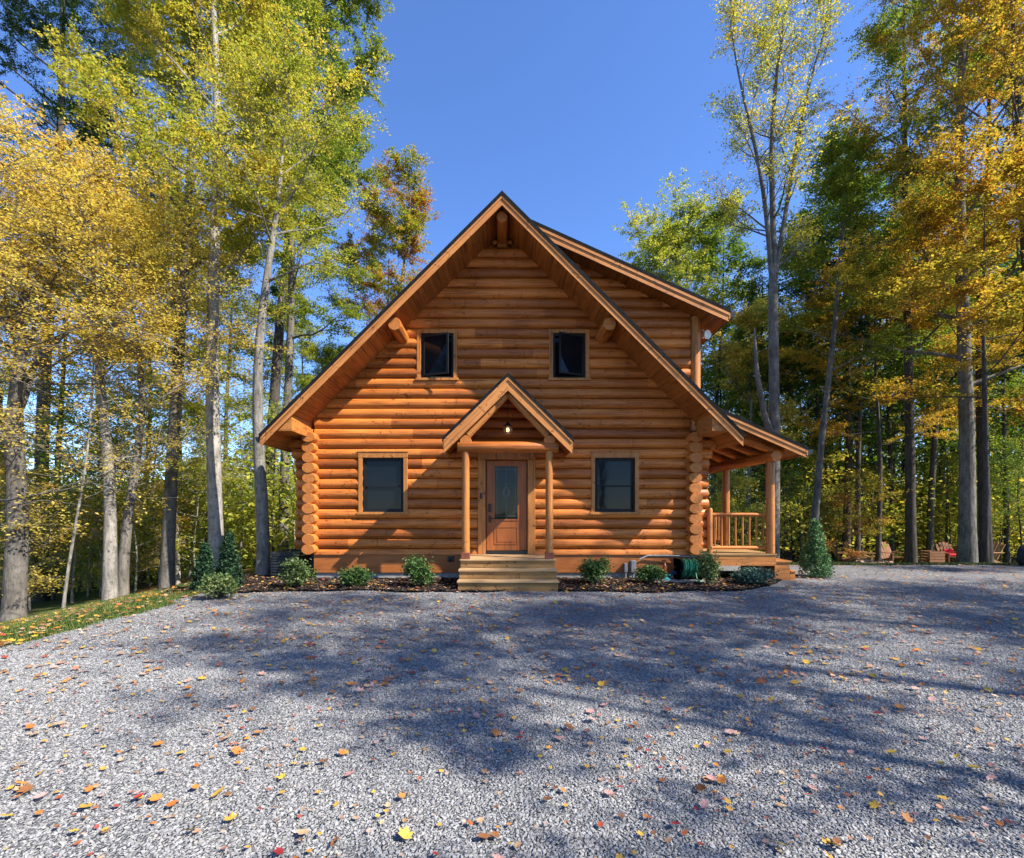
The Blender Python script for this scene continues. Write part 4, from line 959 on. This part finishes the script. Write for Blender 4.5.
# --- trees that stand beyond the right and rear of the photo and shade the drive
shp = make_tree('wood_tree', 54, 21, .17, 9, 3.3, 15, leaves=5200, leaf=.15, barkm='bark_grey', leafm='olive', sub=4, clump=.55)
sh = [(16.2,-12.3,'gold',.95),(23.5,-13.0,'olive',1.12),(30.5,-13.5,'green',1.1),(21,-9.6,'olive',.8),(9.5,-11.0,'gold',.55),(30,-6.0,'green',.9),(15.5,-23,'olive',1.0),(7,-24,'yellow',.95),(-3,-28,'green',1.0),(-12,-25,'yellow',1.0),(2,-36,'green',1.1),(25,-22,'olive',1.0),(-9,-35,'olive',1.0),(12,-32,'green',1.1),(-20,-20,'green',1.0)]
for i, (x_, y_, lm, sc) in enumerate(sh):
    o = (shp if i == 0 else copy_tree(shp)) if i < 6 else copy_tree(protos[i % 3]); o.location = (x_, y_, gz(x_, y_)); o.rotation_euler = (0,0,rnd.uniform(0,6.28)); o.scale = (sc*1.15, sc*1.15, sc)
    for ch in o.children:
        ch.material_slots[0].link = 'OBJECT'; ch.material_slots[0].material = L[lm] if ch.name.startswith('crown') else M['bark_grey']
    tag(o, '%s tree out of the photo behind the camera, %s' % (CN[lm], nth(i)), 'tree', 'trees round the drive behind the camera')

# ------------------------------------------------------------------ shrubs
def shrub(px, py, w_px, h_px, lm, label, seed, cone=False, name='shrub', nleaf=2600, leaf=.05):
    S_ = (py - CY)/EYE; d = F/S_; x, y = pX(px, d), d - DC; w_, h_ = w_px*d/F*(.86 if cone else .80), h_px*d/F*(.97 if cone else .86)
    rng = np.random.default_rng(seed); t = thing(name, label, 'shrub', (x, y, .03))
    st = MB(); cs = []
    if cone:
        st.tube([(0,0,-.05),(0,0,h_*.9)], [.035,.008], 6)
        for i in range(150):
            u = rng.uniform(0,1)**1.35; z = h_*(.04 + .94*u); rr = w_*.5*(1-u)**.85*rng.uniform(.78,1.10)+.01; a = rng.uniform(0,2*pi); cs.append((rr*cos(a), rr*sin(a), z))
            if i % 5 == 0: st.tube([(0,0,max(0,z-.05)), (rr*cos(a)*.9, rr*sin(a)*.9, z)], [.008,.003], 4)
        C = np.repeat(np.array(cs), nleaf//150, 0); P = C + rng.normal(0,1,C.shape)*np.array([.045,.045,.05])*w_/.7
        P2 = np.stack([rng.normal(0,w_*.16,600)*1, rng.normal(0,w_*.16,600), rng.uniform(.02,.8,600)*h_],1); P2[:,:2] *= (1-P2[:,2:3]/h_); P = np.concatenate([P,P2])
        V = leaf_quads(P, leaf, .9, rng, -.8)
    else:
        for i in range(24):
            a = rng.uniform(0,2*pi); rr = w_*.5*sqrt(rng.uniform(.02,1)); z = h_*(.35 + .6*rng.uniform(0,1)*(1-.6*(rr/(w_*.5))**2)); cs.append((rr*cos(a), rr*sin(a), z))
            st.tube([(rr*cos(a)*.15, rr*sin(a)*.15, -.04), (rr*cos(a)*.6, rr*sin(a)*.6, z*.6), (rr*cos(a), rr*sin(a), z)], [.009,.006,.003], 4)
        C = np.repeat(np.array(cs), nleaf//24, 0); P = C + rng.normal(0,1,C.shape)*np.array([.13*w_+.02,.13*w_+.02,.12*h_+.015]); P[:,2] = np.maximum(P[:,2], .01)
        V = leaf_quads(P, leaf, .8, rng, -.4)
    st.build('stems', M['bark_dark'], t); np_mesh('foliage', V, np.arange(len(V)).reshape(-1,4), L[lm], t)
    return t
shrub(296, 589, 26, 30, 'shrublight', 'pale green loose shrub in front of the left cabin corner', 81)
shrub(354, 588, 25, 20, 'shrub', 'low bushy green shrub under the lower left window', 82)
shrub(419, 588, 26, 36, 'shrub', 'upright green shrub left of the entry steps', 83)
shrub(594, 585, 28, 30, 'shrub', 'upright green shrub right of the entry steps', 84)
shrub(650, 585, 24, 19, 'shrub', 'low dark green shrub beside the electrical boxes', 85)
shrub(708, 586, 17, 36, 'shrublight', 'tall pale shrub in front of the green hose reel', 86)
shrub(752, 585, 32, 17, 'bluegreen', 'flat blue-green juniper under the porch deck edge', 87)
shrub(815, 577, 31, 56, 'spruce', 'bright green cone shaped dwarf spruce right of the porch steps', 88, True, 'spruce_shrub', 6000, .045)
shrub(205, 591, 25, 47, 'sprucedark', 'small dark spruce, left one of the pair by the white-barked tree', 89, True, 'spruce_shrub', 5200, .045)
shrub(229, 589, 27, 56, 'sprucedark', 'taller dark spruce, right one of the pair by the white-barked tree', 90, True, 'spruce_shrub', 5200, .045)
shrub(219, 599, 27, 24, 'shrublight', 'low pale shrub in front of the two dark spruces', 91)

# ------------------------------------------------------------------ garden chairs round the fire pit
def adirondack(label, px, d, rz, wood_, cushion=None):
    x, y = pX(px, d), d - DC
    t = thing('garden_chair', label, 'chair', (x, y, gz(x, y)-.02), rz, 'garden chairs round the fire pit')
    # faces -y: seat slopes down to the back, fan of back slats
    mb = MB()
    for k in range(5):
        y0 = -.30 + k*.12; z = .40 - k*.032; mb.box(-.26, .26, y0, y0+.11, z-.02, z)
    mb.build('seat', wood_, t)
    mb = MB()
    for k in range(5):
        xx = -.24 + k*.12; hh = 1.02 - .035*abs(k-2)**1.5; sp = 1 + .12*1
        mb.add([(xx-.052,.24,.26),(xx+.052,.24,.26),(xx*sp+.055,.58,hh),(xx*sp-.055,.58,hh),(xx-.052,.265,.25),(xx+.052,.265,.25),(xx*sp+.055,.605,hh),(xx*sp-.055,.605,hh)],
               [(0,1,2,3),(7,6,5,4),(0,4,5,1),(1,5,6,2),(2,6,7,3),(3,7,4,0)])
    mb.build('backrest', wood_, t)
    for sg in (-1, 1):
        mb = MB(); mb.box(sg*.36-.075, sg*.36+.075, -.38, .44, .555, .578, b=.004); mb.build('armrest', wood_, t)
        mb = MB(); mb.box(sg*.31-.02, sg*.31+.02, -.34, -.24, -.05, .554); mb.build('leg', wood_, t)
        mb = MB(); mb.prism_x([(-.30,.30),(-.30,.41),(.62,.10),(.66,-.04),(.54,-.04)], sg*.285-.018, sg*.285+.018); mb.build('leg', wood_, t)
    if cushion:
        c = thing('cushion', 'red cushion lying on the seat of a garden chair', 'cushion', t.location, rz)
        c.matrix_world
        mb = MB(); mb.box(-.24, .24, -.22, .22, .41, .52, b=.04); mb.box(-.22,.22,.20,.30,.46,.72,b=.04); mb.build('cover', cushion, c)
adirondack('dark-sided brown garden chair turned away at the left end of the group', 847, 22.4, R(70), M['chairwood'])
adirondack('tan garden chair turned right, second in the group from the left', 861, 21.2, R(75), M['chairlight'])
adirondack('brown garden chair facing the drive, left of the slim trunk', 893, 21.6, R(4), M['chairwood'])
adirondack('brown garden chair with a red cushion, left of the thickest trunk', 952, 21.8, R(-12), M['chairwood'], M['red'])
adirondack('pale garden chair seen side on at the right of the thickest trunk', 984, 20.6, R(-88), M['chairlight'])
x, y = pX(932, 21.4), 21.4-DC
t = thing('wooden_crate', 'brown slatted wooden crate between the trunk and the red cushioned chair', 'crate', (x, y, gz(x, y)-.03), R(2))
t.scale = (.82,.82,.82)
mb = MB()
for k in range(5):
    for yy in (-.32, .30): mb.box(-.42, .42, yy, yy+.02, .06+k*.15, .19+k*.15)
    for xx in (-.42, .40): mb.box(xx, xx+.02, -.298, .298, .06+k*.15, .19+k*.15)
mb.build('side_slats', M['chairwood'], t)
mb = MB()
for xx in (-.40, .34):
    for yy in (-.297, .237): mb.box(xx, xx+.06, yy, yy+.06, -.02, .80)
mb.build('corner_posts', M['chairwood'], t)
x, y = pX(874, 19.6), 19.6-DC
t = thing('fire_ring', 'low ring of pinkish stones in front of the tan garden chair', 'fire pit', (x, y, gz(x, y)))
for k in range(14):
    a = 2*pi*k/14; mb = MB(); mb.box(-.12, .12, -.08, .08, -.05, .15+.03*sin(k*2.1), b=.03); o = mb.build('stone', M['stone'], t); o.location = (.55*cos(a), .55*sin(a), 0); o.rotation_euler = (0,0,a+pi/2)
x, y = pX(1026, 13.3), 13.3-DC
t = thing('tyre', 'black tyre standing on the gravel, cut by the right edge of the photo', 'tyre', (x, y, gz(x,y)+.29), R(25))
mb = MB(); prof = [(.15,-.09),(.24,-.11),(.285,-.09),(.30,-.04),(.30,.04),(.285,.09),(.24,.11),(.15,.09)]
n_ = 40; vs = [(r*cos(2*pi*k/n_), yy, r*sin(2*pi*k/n_)) for r, yy in prof for k in range(n_)]
mb.add(vs, [(i*n_+k, i*n_+(k+1)%n_, ((i+1)%8)*n_+(k+1)%n_, ((i+1)%8)*n_+k) for i in range(8) for k in range(n_)]); mb.build('rubber', M['rubber'], t, smooth=True)
mb = MB(); mb.tube([(0,-.05,0),(0,-.02,0),(0,.06,0)], [.03,.151,.151], 24); mb.build('rim', M['black'], t, smooth=True)

# ------------------------------------------------------------------ fallen leaves
def leafflat(name, cols):
    n = NT(name); geo = n.node('ShaderNodeNewGeometry'); oi = n.node('ShaderNodeObjectInfo'); v = n.coords()
    f = n.math('FRACT', n.math('ADD', geo.outputs['Random Per Island'], oi.outputs['Random']))
    col = n.ramp(f, [(i/(len(cols)-1), c) for i, c in enumerate(cols)])
    col = n.mix(1, col, n.ramp(n.noise(v, 45, 3).outputs['Fac'], [(.3,.65),(.7,1.15)]), 'MULTIPLY')
    return n.base(col, .6, .3)
FL = {'red': leafflat('fallen_red_leaf', [(.24,.02,.025),(.36,.045,.04)]), 'orange': leafflat('fallen_orange_leaf', [(.40,.14,.03),(.52,.22,.045)]),
      'yellow': leafflat('fallen_yellow_leaf', [(.54,.36,.05),(.50,.28,.04)]), 'tan': leafflat('fallen_tan_leaf', [(.42,.26,.14),(.50,.34,.2)]), 'pink': leafflat('fallen_pink_leaf', [(.48,.25,.22),(.55,.33,.28)]),
      'brown': leafflat('fallen_brown_leaf', [(.17,.07,.03),(.26,.11,.04)])}
FLALL = leafflat('fallen_mixed_leaves', [(.56,.24,.03),(.58,.37,.04),(.45,.16,.03),(.30,.04,.03),(.48,.34,.2),(.46,.28,.22),(.20,.09,.04),(.40,.24,.12)])
def maple_outline():
    tips = [(0,.95),(20,.68),(33,.56),(50,.86),(68,.62),(80,.52),(100,.68),(128,.44),(160,.42)]
    return [(r*sin(R(a)), r*cos(R(a))) for a, r in tips] + [(.05,-.42),(-.05,-.42)] + [(-r*sin(R(a)), r*cos(R(a))) for a, r in tips[:0:-1]]
OUT = np.array(maple_outline()); NO = len(OUT)
def leaf_verts(s, a, curl, tx, ty):
    p = OUT*s*.55; z = curl*((p**2).sum(1))/s + tx*p[:,0] + ty*p[:,1]
    q = np.concatenate([np.stack([p[:,0], p[:,1], z], 1), [[0,0,.0]]])
    c, sn = cos(a), sin(a); return np.stack([q[:,0]*c-q[:,1]*sn, q[:,0]*sn+q[:,1]*c, q[:,2]-min(0,q[:,2].min())], 1)
LF = [(i, (i+1)%NO, NO) for i in range(NO)]
protoL = []
for q in range(6):
    V = leaf_verts(1.0, 0, RNG.uniform(.2,.95), RNG.normal(0,.2), RNG.normal(0,.2)); me = bpy.data.meshes.new('fallen_leaf'); me.from_pydata([tuple(p) for p in V], [], LF); me.materials.append(FL['red']); protoL.append(me)
k = 0; lr = random.Random(21)
cand = []
while len(cand) < 300:
    d = sqrt(1.9**2 + lr.random()*(4.15**2-1.9**2)); x = lr.uniform(-1.1,1.1)*d
    if on_gravel(x, d-DC): cand.append((x, d-DC))
for (x, y) in cand:
    c = lr.choices(list(FL), (7,26,17,20,14,18))[0]
    o = bpy.data.objects.new('fallen_leaf', protoL[lr.randrange(6)]); COL.objects.link(o)
    o.material_slots[0].link = 'OBJECT'; o.material_slots[0].material = FL[c]
    s = .034 + .068*lr.random()**1.5; o.scale = (s, s*lr.uniform(.7,1), s); o.location = (x, y, .027); o.rotation_euler = (lr.gauss(0,.14), lr.gauss(0,.14), lr.uniform(0,6.28))
    tag(o, '%s maple leaf fallen on the gravel near the camera' % c, 'leaf', 'fallen leaves on the near gravel')
def litter(name, x, y, z, smin, smax, label):
    Vs = []; Fs = []; lf = np.array(LF)
    for i in range(len(x)):
        Vs.append(leaf_verts(lr.uniform(smin, smax), lr.uniform(0,6.28), lr.uniform(.1,.6), lr.gauss(0,.15), lr.gauss(0,.15)) + np.array([x[i], y[i], z[i]])); Fs.append(lf + i*(NO+1))
    tag(np_mesh(name, np.concatenate(Vs), np.concatenate(Fs), FLALL, k=3), label, 'leaves', kind='stuff')
d = np.sqrt(4.15**2 + RNG.uniform(0,1,11500)*(17**2-4.15**2)); x = RNG.uniform(-1.1,1.1,11500)*d; y = d-DC; k = on_gravel(x, y)
litter('leaf_litter', x[k], y[k], ground_z(x[k], y[k])+.022, .035, .095, 'scattered autumn leaves on the far part of the gravel')
d = np.sqrt(1.7**2 + RNG.uniform(0,1,900)*(4.3**2-1.7**2)); x = RNG.uniform(-1.1,1.1,900)*d; y = d-DC; k = on_gravel(x, y)
litter('leaf_litter', x[k], y[k], np.full(k.sum(), .022), .022, .05, 'small torn autumn leaf scraps between the large leaves on the near gravel')
x = RNG.uniform(-6.5, 6.5, 1500); y = RNG.uniform(-2.0, 0, 1500); k = (y > bed_front(x)) & ~((x>-.95)&(x<1.05)&(y>-1.75)); litter('leaf_litter', x[k], y[k], np.full(k.sum(), .05), .04, .085, 'autumn leaves caught on the dark mulch by the wall')
x = RNG.uniform(-9.3, -5.5, 2600); y = RNG.uniform(-7.5, 1, 2600); litter('leaf_litter', x, y, ground_z(x, y)+.03, .05, .10, 'autumn leaves lying in the grass on the left slope')
